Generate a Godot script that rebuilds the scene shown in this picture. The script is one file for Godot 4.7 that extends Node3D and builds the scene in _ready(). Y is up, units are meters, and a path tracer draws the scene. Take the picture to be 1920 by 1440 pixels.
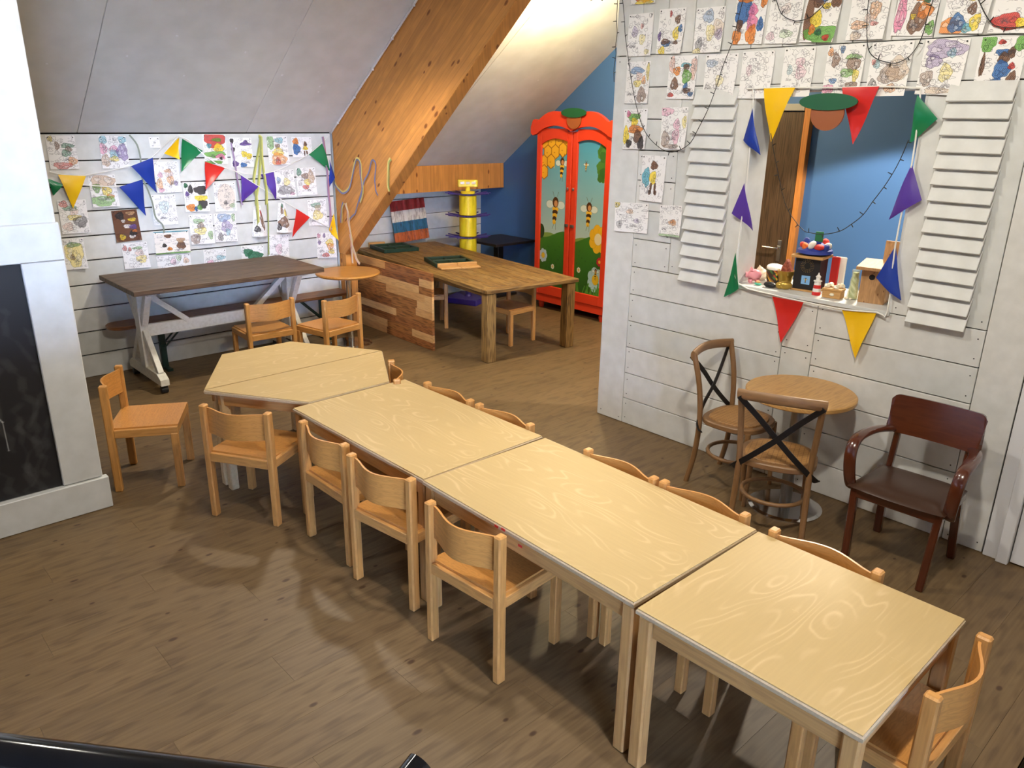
extends Node3D
# A children's craft room under a sloping roof: a row of beech children's tables, a plank wall with a pass-through, drawings and bunting.

func _ready() -> void:
	# camera
	var cam := Camera3D.new()
	cam.name = "camera"
	add_child(cam)
	cam.transform = Transform3D(Basis(Vector3(0.734066, 0.014095, 0.678932), Vector3(0.21175, 0.945186, -0.248568), Vector3(-0.645221, 0.326229, 0.690844)), Vector3(0, 2.16, 0))
	cam.fov = 52.8413
	cam.near = 0.05
	cam.far = 60.0
	cam.current = true
	# daylight from an overcast sky through the rear window
	var we := WorldEnvironment.new()
	we.name = "world_environment"
	var env := Environment.new()
	env.background_mode = Environment.BG_SKY
	var sk := Sky.new()
	var sm := ProceduralSkyMaterial.new()
	sm.sky_top_color = Color(0.50, 0.66, 0.95)
	sm.sky_horizon_color = Color(0.78, 0.87, 1.0)
	sm.ground_bottom_color = Color(0.2, 0.2, 0.2)
	sm.ground_horizon_color = Color(0.6, 0.65, 0.7)
	sk.sky_material = sm
	env.sky = sk
	env.background_energy_multiplier = 172.0
	env.tonemap_mode = Environment.TONE_MAPPER_LINEAR
	env.tonemap_exposure = 0.97
	env.sdfgi_enabled = true
	env.ssao_enabled = true
	env.ssil_enabled = true
	we.environment = env
	add_child(we)
	rng.seed = 20240
	make_materials()
	# lamps of the place
	var warm := Color(1.0, 0.97, 0.91)
	var E := [4.4, 7.8, 1.3, 9.5, 4.6, 5.2]
	spot("black ceiling spotlight above the first oblong children's table", Vector3(2.1, 3.45, -2.6), warm, E[0], 88.0, 0.18, false, 0.3)
	spot("black ceiling spotlight beside the free end of the table row", Vector3(1.55, 3.45, -0.7), warm, E[1], 88.0, 0.18, false, 0.3)
	spot("black ceiling spotlight above the bare floor", Vector3(0.3, 3.45, -3.2), warm, E[2], 80.0, 0.18)
	spot("black spotlight in the room behind the pass-through", Vector3(5.65, 2.62, -2.3), Color(1.0, 0.95, 0.86), E[3], 64.0, 1.0, false, 0.1)
	spot("black pendant lamp in the recess beside the blue wall", Vector3(5.5, 3.1, -4.9), Color(1.0, 0.92, 0.72), E[4], 80.0, 0.4, true)
	spot("black ceiling spotlight before the low plank wall", Vector3(2.95, 2.98, -5.33), warm, E[5], 72.0, 0.2)
	build_room()
	build_beams()
	build_tables()
	build_chairs()
	build_decor()

const PAPERS_R := [[-3.429,2.981,0.2,0.255,-0.026],[-3.441,2.673,0.2,0.252,0.005],[-3.2,2.68,0.199,0.259,-0.018],[-2.922,2.67,0.203,0.25,-0.007],[-2.655,2.706,0.2,0.255,-0.034],[-2.434,2.698,0.2,0.255,-0.049],[-2.222,2.693,0.2,0.255,-0.063],[-1.966,2.692,0.2,0.255,-0.025],[-1.73,2.697,0.2,0.255,-0.065],[-1.498,2.694,0.2,0.255,-0.064],[-1.283,2.682,0.2,0.255,-0.064],[-3.439,2.387,0.195,0.257,0.003],[-3.09,2.41,0.21,0.252,-0.01],[-2.814,2.406,0.222,0.256,-0.002],[-2.572,2.411,0.205,0.255,-0.005],[-2.32,2.418,0.183,0.254,-0.005],[-2.056,2.421,0.206,0.256,-0.005],[-1.818,2.419,0.207,0.258,0.002],[-1.564,2.421,0.205,0.253,-0.034],[-1.312,2.421,0.193,0.245,-0.016],[-3.434,2.096,0.196,0.254,0.033],[-3.121,2.106,0.202,0.256,0.025],[-3.26,1.787,0.195,0.295,-0.003],[-3.421,1.515,0.292,0.2,0.045],[-3.091,1.526,0.177,0.202,0.051]]
const PAPERS_B := [[1.71,1.848,0.205,0.254,-.012],[2.09,1.844,0.207,0.255,-.017],[2.419,1.916,0.086,0.086,-.006],[1.968,1.541,0.203,0.253,0.007],[1.716,1.351,0.207,0.264,-.01],[2.103,1.25,0.202,0.259,0.02],[1.673,1.055,0.164,0.246,-.009],[2.49,1.631,0.203,0.255,0.02],[2.431,1.36,0.203,0.255,-.015],[2.458,1.077,0.297,0.194,-.025],[2.143,0.995,0.207,0.217,-.005],[2.455,0.865,0.294,0.204,0],[2.821,0.849,0.208,0.261,-.062],[2.715,1.454,0.21,0.255,-.021],[2.731,1.168,0.208,0.26,-.019],[2.933,1.854,0.206,0.249,-.027],[3.171,1.823,0.209,0.257,-.017],[3.53,1.834,0.202,0.254,0.017],[3.78,1.861,0.206,0.183,-.012],[2.979,1.439,0.2,0.255,-.022],[2.952,1.166,0.202,0.255,-.037],[3.577,1.533,0.196,0.25,0.005],[3.802,1.542,0.204,0.256,0.005],[3.274,1.202,0.102,0.282,-.01],[3.523,1.216,0.157,0.277,-.013],[3.897,1.238,0.202,0.25,-.017],[3.457,0.921,0.21,0.272,-.064],[3.183,0.849,0.219,0.257,-.075],[3.974,0.907,0.213,0.252,-.047]]
const BUNT_B := [[[1.591,1.708,1.706,1.676,1.841,1.671,2.195,1.735,2.369,1.795,2.621,1.969,2.832,1.798,2.998,1.693,3.238,1.629,3.461,1.65,3.652,1.713,3.826,1.792,3.984,1.898,4.052,1.957],[["y",1.646,1.684,1.844,1.666,1.715,1.418],["b",2.195,1.733,2.377,1.797,2.377,1.506],["y",2.474,1.829,2.617,1.958,2.602,1.776],["g",2.644,1.946,2.811,1.843,2.6,1.674],["r",2.823,1.752,2.997,1.692,2.795,1.514],["v",3.329,1.628,3.46,1.651,3.46,1.38],["g",3.829,1.797,3.983,1.901,4.062,1.626],["b",4.05,1.74,4.1,1.57,4.03,1.46]]],[[1.568,1.636,1.669,1.608,1.814,1.597,2.08,1.575,2.273,1.625,2.433,1.78,2.566,1.921,2.626,1.973],[["g",1.566,1.659,1.67,1.608,1.591,1.524],["b",2.079,1.571,2.272,1.624,2.263,1.32]]],[[3.08,1.668,3.136,1.628,3.295,1.522,3.467,1.416,3.655,1.294,3.791,1.203,4.037,1.069],[["v",3.133,1.626,3.293,1.517,3.119,1.382],["r",3.655,1.293,3.793,1.202,3.595,1.019],["y",4.06,1.221,3.995,1.062,4.1,0.946]]]]
const BUNT_R := [[[-2.572,2.34,-2.558,2.209,-2.545,1.802,-2.558,1.381,-2.524,1.2,-2.287,1.17,-2.084,1.163,-1.859,1.16,-1.665,1.179,-1.609,1.192,-1.628,1.547,-1.617,1.965,-1.63,2.239,-1.639,2.318],[["b",-2.557,2.229,-2.596,2.05,-2.478,1.97],["v",-2.553,1.806,-2.618,1.622,-2.467,1.532],["g",-2.561,1.388,-2.513,1.171,-2.613,1.1],["r",-2.286,1.16,-2.085,1.16,-2.189,0.891],["y",-1.859,1.157,-1.665,1.179,-1.734,0.897],["b",-1.628,1.549,-1.701,1.364,-1.549,1.265],["v",-1.617,1.965,-1.537,1.79,-1.687,1.674],["g",-1.645,2.294,-1.529,2.182,-1.647,2.06]]],[[-2.61,2.337,-2.306,2.338,-2.035,2.334,-1.839,2.336,-1.64,2.326],[["y",-2.499,2.336,-2.306,2.338,-2.421,2.044],["r",-2.035,2.334,-1.839,2.336,-1.937,2.048]]]]
const FAIRY := [[-3.628,2.907,-3.627,2.765,-3.617,2.694,-3.624,2.61,-3.616,2.564,-3.628,2.483,-3.621,2.393],[-3.563,2.905,-3.532,2.753,-3.52,2.667,-3.492,2.565,-3.453,2.416,-3.392,2.238,-3.326,2.107,-3.246,2.026,-3.134,1.968,-3.048,1.971,-2.952,2.021,-2.897,2.115,-2.841,2.225,-2.797,2.351,-2.771,2.449,-2.731,2.556,-2.71,2.621,-2.697,2.696,-2.676,2.81,-2.666,2.843],[-2.512,2.83,-2.487,2.794,-2.443,2.718,-2.359,2.679,-2.283,2.687,-2.234,2.719,-2.204,2.749,-2.186,2.789],[-1.97,2.77,-1.967,2.75,-1.963,2.672,-1.939,2.54,-1.907,2.486,-1.851,2.458,-1.782,2.445,-1.727,2.469,-1.692,2.513,-1.672,2.577,-1.667,2.636,-1.652,2.723,-1.65,2.742],[-1.457,2.725,-1.449,2.705,-1.408,2.641,-1.371,2.597,-1.332,2.582,-1.272,2.576,-1.224,2.582],[-2.425,2.093,-2.393,1.994,-2.37,1.933,-2.284,1.713,-2.208,1.619,-2.146,1.569,-2.115,1.562,-2.03,1.561,-1.938,1.588,-1.878,1.633,-1.822,1.69,-1.783,1.762,-1.749,1.82,-1.717,1.883,-1.687,1.956,-1.665,2.033,-1.654,2.08]]
const STREAM_M := [[-7.028,1.516,-6.97,1.464,-6.883,1.433,-6.79,1.468,-6.71,1.564,-6.632,1.738,-6.587,1.767,-6.547,1.742,-6.533,1.629,-6.525,1.523,-6.533,1.433,-6.582,1.365],[-6.26,1.454,-6.3,1.504,-6.307,1.573,-6.28,1.713,-6.324,1.769,-6.377,1.707,-6.425,1.627,-6.507,1.542,-6.588,1.392,-6.669,1.266,-6.717,1.225,-6.793,1.18],[-6.026,1.792,-6.074,1.748,-6.085,1.587,-6.075,1.503],[-6.875,1.336,-6.929,1.261,-6.943,1.131],[-6.839,1.335,-6.819,1.271,-6.802,1.179,-6.78,1.039,-6.766,0.907,-6.773,0.747],[-6.78,1.039,-6.749,0.9,-6.695,0.811,-6.638,0.759]]
const STREAM_B := [[3.337,1.964,3.359,1.942,3.318,1.82,3.256,1.591,3.263,1.464,3.261,1.189,3.256,1.087],[3.352,1.964,3.347,1.819,3.327,1.713,3.295,1.535,3.256,1.392,3.262,1.346],[3.361,1.959,3.353,1.775,3.367,1.514,3.356,1.349],[3.992,1.956,4.009,1.807,4.018,1.637,4.02,1.426,4.026,1.279,4.016,1.052],[3.072,1.91,3.094,1.685,3.1,1.561,3.112,1.4,3.127,1.363],[3.368,1.367,3.355,1.126,3.337,0.88],[2.218,1.979,2.267,1.904,2.279,1.829,2.278,1.738,2.272,1.639,2.307,1.529,2.326,1.442,2.339,1.306,2.386,1.239,2.392,1.165]]
# ---------------------------------------------------------------- helpers
var used := {}
var rng := RandomNumberGenerator.new()
var M := {}

func numbered(called: String) -> String:
	var n: int = used.get(called, 0)
	used[called] = n + 1
	return called if n == 0 else "%s_%03d" % [called, n]

func tag(o: Node3D, label: String, category: String, group := "") -> Node3D:
	o.set_meta("label", label)
	o.set_meta("category", category)
	if group != "":
		o.set_meta("group", group)
	return o

func thing(called: String, label: String, category: String, at := Vector3.ZERO, turn := 0.0, group := "") -> Node3D:
	var o := Node3D.new()
	o.name = numbered(called)
	add_child(o, true)
	o.position = at
	o.rotation.y = turn
	return tag(o, label, category, group)

func setting(called: String) -> Node3D:
	var o := Node3D.new()
	o.name = called
	add_child(o, true)
	o.set_meta("kind", "structure")
	return o

func ob(called: String, st: SurfaceTool, m: Material, parent: Node3D) -> MeshInstance3D:
	st.index()
	return inst(called, st.commit(), m, parent)

func inst(called: String, mesh: Mesh, m: Material, parent: Node3D) -> MeshInstance3D:
	var o := MeshInstance3D.new()
	o.name = called if parent != self else numbered(called)
	o.mesh = mesh
	o.material_override = m
	o.cast_shadow = GeometryInstance3D.SHADOW_CASTING_SETTING_ON
	parent.add_child(o, true)
	return o

func copy_of(o: Node3D, at: Vector3, turn: float, label: String) -> Node3D:
	var base: String = String(o.name)
	var c: Node3D = o.duplicate()
	c.name = numbered(base)
	add_child(c, true)
	c.position = at
	c.rotation.y = turn
	c.set_meta("label", label)
	return c

func S() -> SurfaceTool:
	var st := SurfaceTool.new()
	st.begin(Mesh.PRIMITIVE_TRIANGLES)
	return st

func tri(st: SurfaceTool, a: Vector3, b: Vector3, c: Vector3, na: Vector3, nb: Vector3, nc: Vector3, ua := Vector2.ZERO, ub := Vector2.ZERO, uc := Vector2.ZERO) -> void:
	if (b - a).cross(c - a).dot(na + nb + nc) > 0.0:
		var t := b
		b = c
		c = t
		t = nb
		nb = nc
		nc = t
		var u := ub
		ub = uc
		uc = u
	st.set_normal(na)
	st.set_uv(ua)
	st.add_vertex(a)
	st.set_normal(nb)
	st.set_uv(ub)
	st.add_vertex(b)
	st.set_normal(nc)
	st.set_uv(uc)
	st.add_vertex(c)

func quad(st: SurfaceTool, a: Vector3, b: Vector3, c: Vector3, d: Vector3, n: Vector3, ua := Vector2.ZERO, ub := Vector2.ZERO, uc := Vector2.ZERO, ud := Vector2.ZERO) -> void:
	tri(st, a, b, c, n, n, n, ua, ub, uc)
	tri(st, a, c, d, n, n, n, ua, uc, ud)

# a box with chamfered edges, UVs in metres with u along its longest side
func bx(st: SurfaceTool, c: Vector3, s: Vector3, bev := 0.003, b := Basis.IDENTITY, uvo := Vector2.ZERO) -> void:
	var h := s * 0.5
	bev = minf(bev, minf(h.x, minf(h.y, h.z)) * 0.6)
	var L := s.max_axis_index()
	for n in 3:
		var p := (n + 1) % 3
		var q := (n + 2) % 3
		if q == L:
			var t := p
			p = q
			q = t
		for sg: float in [-1.0, 1.0]:
			var v: Array[Vector3] = []
			var uv: Array[Vector2] = []
			for k: Array in [[-1.0, -1.0], [1.0, -1.0], [1.0, 1.0], [-1.0, 1.0]]:
				var e := Vector3.ZERO
				e[n] = sg * h[n]
				e[p] = k[0] * (h[p] - bev)
				e[q] = k[1] * (h[q] - bev)
				v.append(c + b * e)
				uv.append(Vector2(e[p], e[q] + 0.37 * n) + uvo)
			var nn := Vector3.ZERO
			nn[n] = sg
			quad(st, v[0], v[1], v[2], v[3], (b * nn).normalized(), uv[0], uv[1], uv[2], uv[3])
	for n in 3:
		var p := (n + 1) % 3
		var t := (n + 2) % 3
		for s1: float in [-1.0, 1.0]:
			for s2: float in [-1.0, 1.0]:
				var v: Array[Vector3] = []
				for k: Array in [[0, -1.0], [0, 1.0], [1, 1.0], [1, -1.0]]:
					var e := Vector3.ZERO
					e[n] = s1 * (h[n] - (bev if k[0] == 1 else 0.0))
					e[p] = s2 * (h[p] - (bev if k[0] == 0 else 0.0))
					e[t] = k[1] * (h[t] - bev)
					v.append(c + b * e)
				var nn := Vector3.ZERO
				nn[n] = s1
				nn[p] = s2
				var u0 := uvo + Vector2(h[t], 0.1)
				quad(st, v[0], v[1], v[2], v[3], (b * nn).normalized(), uvo, u0, u0, uvo)
	for s1: float in [-1.0, 1.0]:
		for s2: float in [-1.0, 1.0]:
			for s3: float in [-1.0, 1.0]:
				var g := Vector3(s1, s2, s3)
				var i := h - Vector3.ONE * bev
				var nn := (b * g).normalized()
				tri(st, c + b * (g * Vector3(h.x, i.y, i.z)), c + b * (g * Vector3(i.x, h.y, i.z)), c + b * (g * Vector3(i.x, i.y, h.z)), nn, nn, nn, uvo, uvo, uvo)

func box1(c: Vector3, s: Vector3, bev := 0.003, b := Basis.IDENTITY, uvo := Vector2.ZERO) -> SurfaceTool:
	var st := S()
	bx(st, c, s, bev, b, uvo)
	return st

# a bar of the given cross-section between two points
func bar(st: SurfaceTool, a: Vector3, e: Vector3, w: float, d: float, bev := 0.003, side := Vector3.UP) -> void:
	var y := (e - a).normalized()
	if absf(y.dot(side)) > 0.95:
		side = Vector3.RIGHT
	var x := side.cross(y).normalized()
	var z := x.cross(y)
	bx(st, (a + e) * 0.5, Vector3(w, a.distance_to(e), d), bev, Basis(x, y, z), Vector2(rng.randf(), rng.randf()))

# a flat outline (x, y) extruded along z by d, placed by xf
func prism(st: SurfaceTool, pts: PackedVector2Array, d: float, xf := Transform3D.IDENTITY, smooth := false, bev := 0.0) -> void:
	if Geometry2D.is_polygon_clockwise(pts):
		pts.reverse()
	var n := pts.size()
	var inner := pts
	if bev > 0.0:
		var r := Geometry2D.offset_polygon(pts, -bev)
		if r.size() == 1 and r[0].size() == n:
			inner = r[0]
			# line the two rings up
			var best := 0
			for i in n:
				if inner[i].distance_squared_to(pts[0]) < inner[best].distance_squared_to(pts[0]):
					best = i
			var turned := PackedVector2Array()
			for i in n:
				turned.append(inner[(best + i) % n])
			inner = turned
		else:
			bev = 0.0
	var t := Geometry2D.triangulate_polygon(inner)
	for sg: float in [-1.0, 1.0]:
		var nn := (xf.basis * Vector3(0, 0, sg)).normalized()
		for i in range(0, t.size(), 3):
			var A := inner[t[i]]
			var B := inner[t[i + 1]]
			var C := inner[t[i + 2]]
			tri(st, xf * Vector3(A.x, A.y, sg * d * 0.5), xf * Vector3(B.x, B.y, sg * d * 0.5), xf * Vector3(C.x, C.y, sg * d * 0.5), nn, nn, nn, A, B, C)
	var norms: Array[Vector2] = []
	for i in n:
		var e := (pts[(i + 1) % n] - pts[i]).normalized()
		norms.append(Vector2(e.y, -e.x))
	var run := 0.0
	for i in n:
		var j := (i + 1) % n
		var n0 := norms[i]
		var n1 := norms[i]
		if smooth:
			if norms[i].dot(norms[(i + n - 1) % n]) > 0.6:
				n0 = (norms[i] + norms[(i + n - 1) % n]).normalized()
			if norms[i].dot(norms[j]) > 0.6:
				n1 = (norms[i] + norms[j]).normalized()
		var z := d * 0.5 - bev
		var a := xf * Vector3(pts[i].x, pts[i].y, -z)
		var b := xf * Vector3(pts[j].x, pts[j].y, -z)
		var c := xf * Vector3(pts[j].x, pts[j].y, z)
		var e4 := xf * Vector3(pts[i].x, pts[i].y, z)
		var N0 := (xf.basis * Vector3(n0.x, n0.y, 0)).normalized()
		var N1 := (xf.basis * Vector3(n1.x, n1.y, 0)).normalized()
		var l := pts[i].distance_to(pts[j])
		var ua := Vector2(run, 0)
		var ub := Vector2(run + l, 0)
		var uc := Vector2(run + l, d)
		var ud := Vector2(run, d)
		tri(st, a, b, c, N0, N1, N1, ua, ub, uc)
		tri(st, a, c, e4, N0, N1, N0, ua, uc, ud)
		if bev > 0.0:
			for sg: float in [-1.0, 1.0]:
				var A := xf * Vector3(pts[i].x, pts[i].y, sg * z)
				var B := xf * Vector3(pts[j].x, pts[j].y, sg * z)
				var C := xf * Vector3(inner[j].x, inner[j].y, sg * d * 0.5)
				var D := xf * Vector3(inner[i].x, inner[i].y, sg * d * 0.5)
				quad(st, A, B, C, D, (xf.basis * Vector3(norms[i].x, norms[i].y, sg)).normalized(), ua, ub, ub, ua)
		run += l

# a round rod along a path; r one radius or one per point
func tube(st: SurfaceTool, path: Array, r, sides := 10, flat := Vector2.ONE) -> void:
	var n := path.size()
	var T0: Vector3 = (path[1] - path[0]).normalized()
	var up := Vector3.UP if absf(T0.y) < 0.9 else Vector3.RIGHT
	var X := up.cross(T0).normalized()
	var rings: Array = []
	var nrm: Array = []
	var run := 0.0
	var runs: Array[float] = []
	for i in n:
		var t: Vector3 = ((path[mini(i + 1, n - 1)] as Vector3) - (path[maxi(i - 1, 0)] as Vector3)).normalized()
		X = (X - t * X.dot(t)).normalized()
		var Y := t.cross(X)
		var rr: float = r[i] if r is Array else r
		var ring: Array[Vector3] = []
		var nn: Array[Vector3] = []
		for k in sides:
			var a := TAU * k / sides
			ring.append((path[i] as Vector3) + X * cos(a) * rr * flat.x + Y * sin(a) * rr * flat.y)
			nn.append((X * cos(a) / flat.x + Y * sin(a) / flat.y).normalized())
		rings.append(ring)
		nrm.append(nn)
		if i > 0:
			run += (path[i] as Vector3).distance_to(path[i - 1])
		runs.append(run)
	for i in n - 1:
		for k in sides:
			var j := (k + 1) % sides
			var u0 := Vector2(runs[i], k * 0.02)
			var u1 := Vector2(runs[i + 1], k * 0.02)
			tri(st, rings[i][k], rings[i + 1][k], rings[i + 1][j], nrm[i][k], nrm[i + 1][k], nrm[i + 1][j], u0, u1, u1)
			tri(st, rings[i][k], rings[i + 1][j], rings[i][j], nrm[i][k], nrm[i + 1][j], nrm[i][j], u0, u1, u0)
	for e: int in [0, n - 1]:
		var t: Vector3 = ((path[0] as Vector3) - (path[1] as Vector3)).normalized() if e == 0 else ((path[n - 1] as Vector3) - (path[n - 2] as Vector3)).normalized()
		for k in range(1, sides - 1):
			tri(st, rings[e][0], rings[e][k], rings[e][k + 1], t, t, t)

# a turned profile of (radius, height) pairs about the y axis of xf
func lathe(st: SurfaceTool, prof: Array, xf := Transform3D.IDENTITY, segs := 28) -> void:
	for i in prof.size() - 1:
		var p: Vector2 = prof[i]
		var q: Vector2 = prof[i + 1]
		var e := (q - p)
		if e.length() < 1e-6:
			continue
		e = e.normalized()
		var nr := Vector2(e.y, -e.x)
		for k in segs:
			var a := TAU * k / segs
			var b := TAU * (k + 1) / segs
			var A := Vector3(cos(a), 0, sin(a))
			var B := Vector3(cos(b), 0, sin(b))
			var p0 := xf * (A * p.x + Vector3.UP * p.y)
			var p1 := xf * (B * p.x + Vector3.UP * p.y)
			var q0 := xf * (A * q.x + Vector3.UP * q.y)
			var q1 := xf * (B * q.x + Vector3.UP * q.y)
			var n0 := (xf.basis * (A * nr.x + Vector3.UP * nr.y)).normalized()
			var n1 := (xf.basis * (B * nr.x + Vector3.UP * nr.y)).normalized()
			var f0 := Vector2(A.x, A.z)
			var f1 := Vector2(B.x, B.z)
			if p.x > 1e-5:
				tri(st, p0, q1, p1, n0, n1, n1, f0 * p.x + Vector2(0, p.y), f1 * q.x + Vector2(0, q.y), f1 * p.x + Vector2(0, p.y))
			if q.x > 1e-5:
				tri(st, p0, q0, q1, n0, n0, n1, f0 * p.x + Vector2(0, p.y), f0 * q.x + Vector2(0, q.y), f1 * q.x + Vector2(0, q.y))

func ball(st: SurfaceTool, c: Vector3, r: Vector3, b := Basis.IDENTITY, n := 12) -> void:
	for i in n:
		var t0 := PI * i / n
		var t1 := PI * (i + 1) / n
		for k in n * 2:
			var a0 := PI * k / n
			var a1 := PI * (k + 1) / n
			var d: Array[Vector3] = []
			for q: Array in [[t0, a0], [t1, a0], [t1, a1], [t0, a1]]:
				d.append(Vector3(sin(q[0]) * cos(q[1]), cos(q[0]), sin(q[0]) * sin(q[1])))
			var v: Array[Vector3] = []
			var nn: Array[Vector3] = []
			for e in d:
				v.append(c + b * (e * r))
				nn.append((b * (e / r)).normalized())
			if i < n - 1:
				tri(st, v[0], v[1], v[2], nn[0], nn[1], nn[2])
			if i > 0:
				tri(st, v[0], v[2], v[3], nn[0], nn[2], nn[3])

# a curved sheet: f(u, v) -> point, u and v in 0..1, given a thickness when thick > 0
func sheet(st: SurfaceTool, nu: int, nv: int, f: Callable, thick := 0.0, uvs := Rect2(0, 0, 1, 1)) -> void:
	var P: Array = []
	var N: Array = []
	for i in nu + 1:
		var row: Array[Vector3] = []
		var nr: Array[Vector3] = []
		for j in nv + 1:
			var u := float(i) / nu
			var v := float(j) / nv
			var p: Vector3 = f.call(u, v)
			var du: Vector3 = f.call(minf(u + 0.01, 1.0), v) - f.call(maxf(u - 0.01, 0.0), v)
			var dv: Vector3 = f.call(u, minf(v + 0.01, 1.0)) - f.call(u, maxf(v - 0.01, 0.0))
			row.append(p)
			nr.append(du.cross(dv).normalized())
		P.append(row)
		N.append(nr)
	var sides: Array = [0.0] if thick == 0.0 else [0.5, -0.5]
	for sd: float in sides:
		for i in nu:
			for j in nv:
				var v: Array[Vector3] = []
				var nn: Array[Vector3] = []
				var uv: Array[Vector2] = []
				for k: Array in [[0, 0], [1, 0], [1, 1], [0, 1]]:
					var ii: int = i + k[0]
					var jj: int = j + k[1]
					v.append(P[ii][jj] + N[ii][jj] * thick * sd)
					nn.append(N[ii][jj] * (1.0 if sd >= 0.0 else -1.0))
					uv.append(uvs.position + Vector2(float(ii) / nu, float(jj) / nv) * uvs.size)
				tri(st, v[0], v[1], v[2], nn[0], nn[1], nn[2], uv[0], uv[1], uv[2])
				tri(st, v[0], v[2], v[3], nn[0], nn[2], nn[3], uv[0], uv[2], uv[3])
	if thick > 0.0:
		var rim: Array = []
		for i in nu:
			rim.append([i, 0, i + 1, 0])
			rim.append([i, nv, i + 1, nv])
		for j in nv:
			rim.append([0, j, 0, j + 1])
			rim.append([nu, j, nu, j + 1])
		var mid: Vector3 = P[nu / 2][nv / 2]
		for e: Array in rim:
			var a: Vector3 = P[e[0]][e[1]]
			var b: Vector3 = P[e[2]][e[3]]
			var na: Vector3 = N[e[0]][e[1]] * thick * 0.5
			var nb: Vector3 = N[e[2]][e[3]] * thick * 0.5
			var out := (b - a).cross(na).normalized()
			if out.dot((a + b) * 0.5 - mid) < 0.0:
				out = -out
			var ue := uvs.position + uvs.size * 0.02
			quad(st, a + na, b + nb, b - nb, a - na, out, ue, ue, ue, ue)

func spline(p: Array, steps := 4) -> Array:
	var c := Curve3D.new()
	for i in p.size():
		var a: Vector3 = p[maxi(i - 1, 0)]
		var b: Vector3 = p[mini(i + 1, p.size() - 1)]
		c.add_point(p[i], (a - b) / 6.0, (b - a) / 6.0)
	var r: Array = []
	for i in p.size() - 1:
		for k in steps:
			r.append(c.sample(i, float(k) / steps))
	r.append(p[p.size() - 1])
	return r

func facing(fx: float, fz: float) -> float:
	return atan2(-fx, -fz)

# ---------------------------------------------------------------- materials and computed pictures
func col(r: int, g: int, b: int) -> Color:
	return Color8(r, g, b)

func mat(c: Color, rough := 0.6, metal := 0.0, tex: Texture2D = null, scale := Vector3.ONE) -> StandardMaterial3D:
	var m := StandardMaterial3D.new()
	m.albedo_color = c
	m.roughness = rough
	m.metallic = metal
	if tex:
		m.albedo_texture = tex
		m.uv1_scale = scale
	return m

# stretched-noise wood grain, lighter than mid grey so that albedo_color sets the species
func grain(sd: int, w: int, h: int, contrast: float, rings: float, stretch := 16, knots := 0, lamella := 0) -> ImageTexture:
	var n := FastNoiseLite.new()
	n.seed = sd
	n.noise_type = FastNoiseLite.TYPE_SIMPLEX_SMOOTH
	n.frequency = 0.09
	n.fractal_octaves = 4
	var a := n.get_seamless_image(maxi(8, w / stretch), h)
	a.convert(Image.FORMAT_L8)
	a.resize(w, h, Image.INTERPOLATE_BILINEAR)
	n.frequency = 0.022
	n.fractal_octaves = 2
	n.seed = sd + 5
	var b := n.get_seamless_image(maxi(8, w / 4), h)
	b.convert(Image.FORMAT_L8)
	b.resize(w, h, Image.INTERPOLATE_BILINEAR)
	var da := a.get_data()
	var db := b.get_data()
	var r := RandomNumberGenerator.new()
	r.seed = sd
	var out := PackedByteArray()
	out.resize(w * h * 3)
	for i in w * h:
		var f := da[i] / 255.0
		var g := db[i] / 255.0
		var ring := 0.5 + 0.5 * sin(g * rings)
		var v := 1.0 - contrast * (0.55 * (1.0 - f) + 0.45 * ring * ring)
		if lamella > 0:
			var yy := i / w
			v *= 0.93 + 0.07 * fposmod(sin(yy / lamella * 12.9) * 43.7, 1.0)
			if yy % lamella == 0:
				v *= 0.86
		out[i * 3] = int(255.0 * v)
		out[i * 3 + 1] = int(255.0 * v * (0.85 + 0.15 * v))
		out[i * 3 + 2] = int(255.0 * v * (0.68 + 0.32 * v))
	for k in knots:
		var cx := r.randi_range(0, w - 1)
		var cy := r.randi_range(0, h - 1)
		var rx := r.randf_range(3.0, 8.0)
		var ry := r.randf_range(3.0, 6.0)
		for y in range(-14, 15):
			for x in range(-20, 21):
				var d := sqrt(pow(x / (rx * 1.5), 2) + pow(y / ry, 2))
				if d < 1.6:
					var t := clampf((1.6 - d) / 0.8, 0, 1) * 0.72
					var i := (posmod(cy + y, h) * w + posmod(cx + x, w)) * 3
					out[i] = int(lerpf(out[i], 108, t))
					out[i + 1] = int(lerpf(out[i + 1], 74, t))
					out[i + 2] = int(lerpf(out[i + 2], 45, t))
	var im := Image.create_from_data(w, h, false, Image.FORMAT_RGB8, out)
	im.generate_mipmaps()
	return ImageTexture.create_from_image(im)

func blotch(sd: int, w: int, h: int, lo: Color, hi: Color, freq: float, power := 1.0) -> ImageTexture:
	var n := FastNoiseLite.new()
	n.seed = sd
	n.frequency = freq
	n.fractal_octaves = 5
	var a := n.get_seamless_image(w, h)
	a.convert(Image.FORMAT_L8)
	var da := a.get_data()
	var out := PackedByteArray()
	out.resize(w * h * 3)
	for i in w * h:
		var c := lo.lerp(hi, pow(da[i] / 255.0, power))
		out[i * 3] = c.r8
		out[i * 3 + 1] = c.g8
		out[i * 3 + 2] = c.b8
	return ImageTexture.create_from_image(Image.create_from_data(w, h, false, Image.FORMAT_RGB8, out))

# a small canvas to draw flat prints and crayon sheets on
var cb := PackedByteArray()
var cw := 0
var ch := 0
var clip := Rect2i()

func canvas(w: int, h: int, c: Color) -> void:
	cw = w
	ch = h
	clip = Rect2i(0, 0, w, h)
	cb = PackedByteArray()
	cb.resize(w * h * 3)
	for i in w * h:
		cb[i * 3] = c.r8
		cb[i * 3 + 1] = c.g8
		cb[i * 3 + 2] = c.b8

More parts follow.
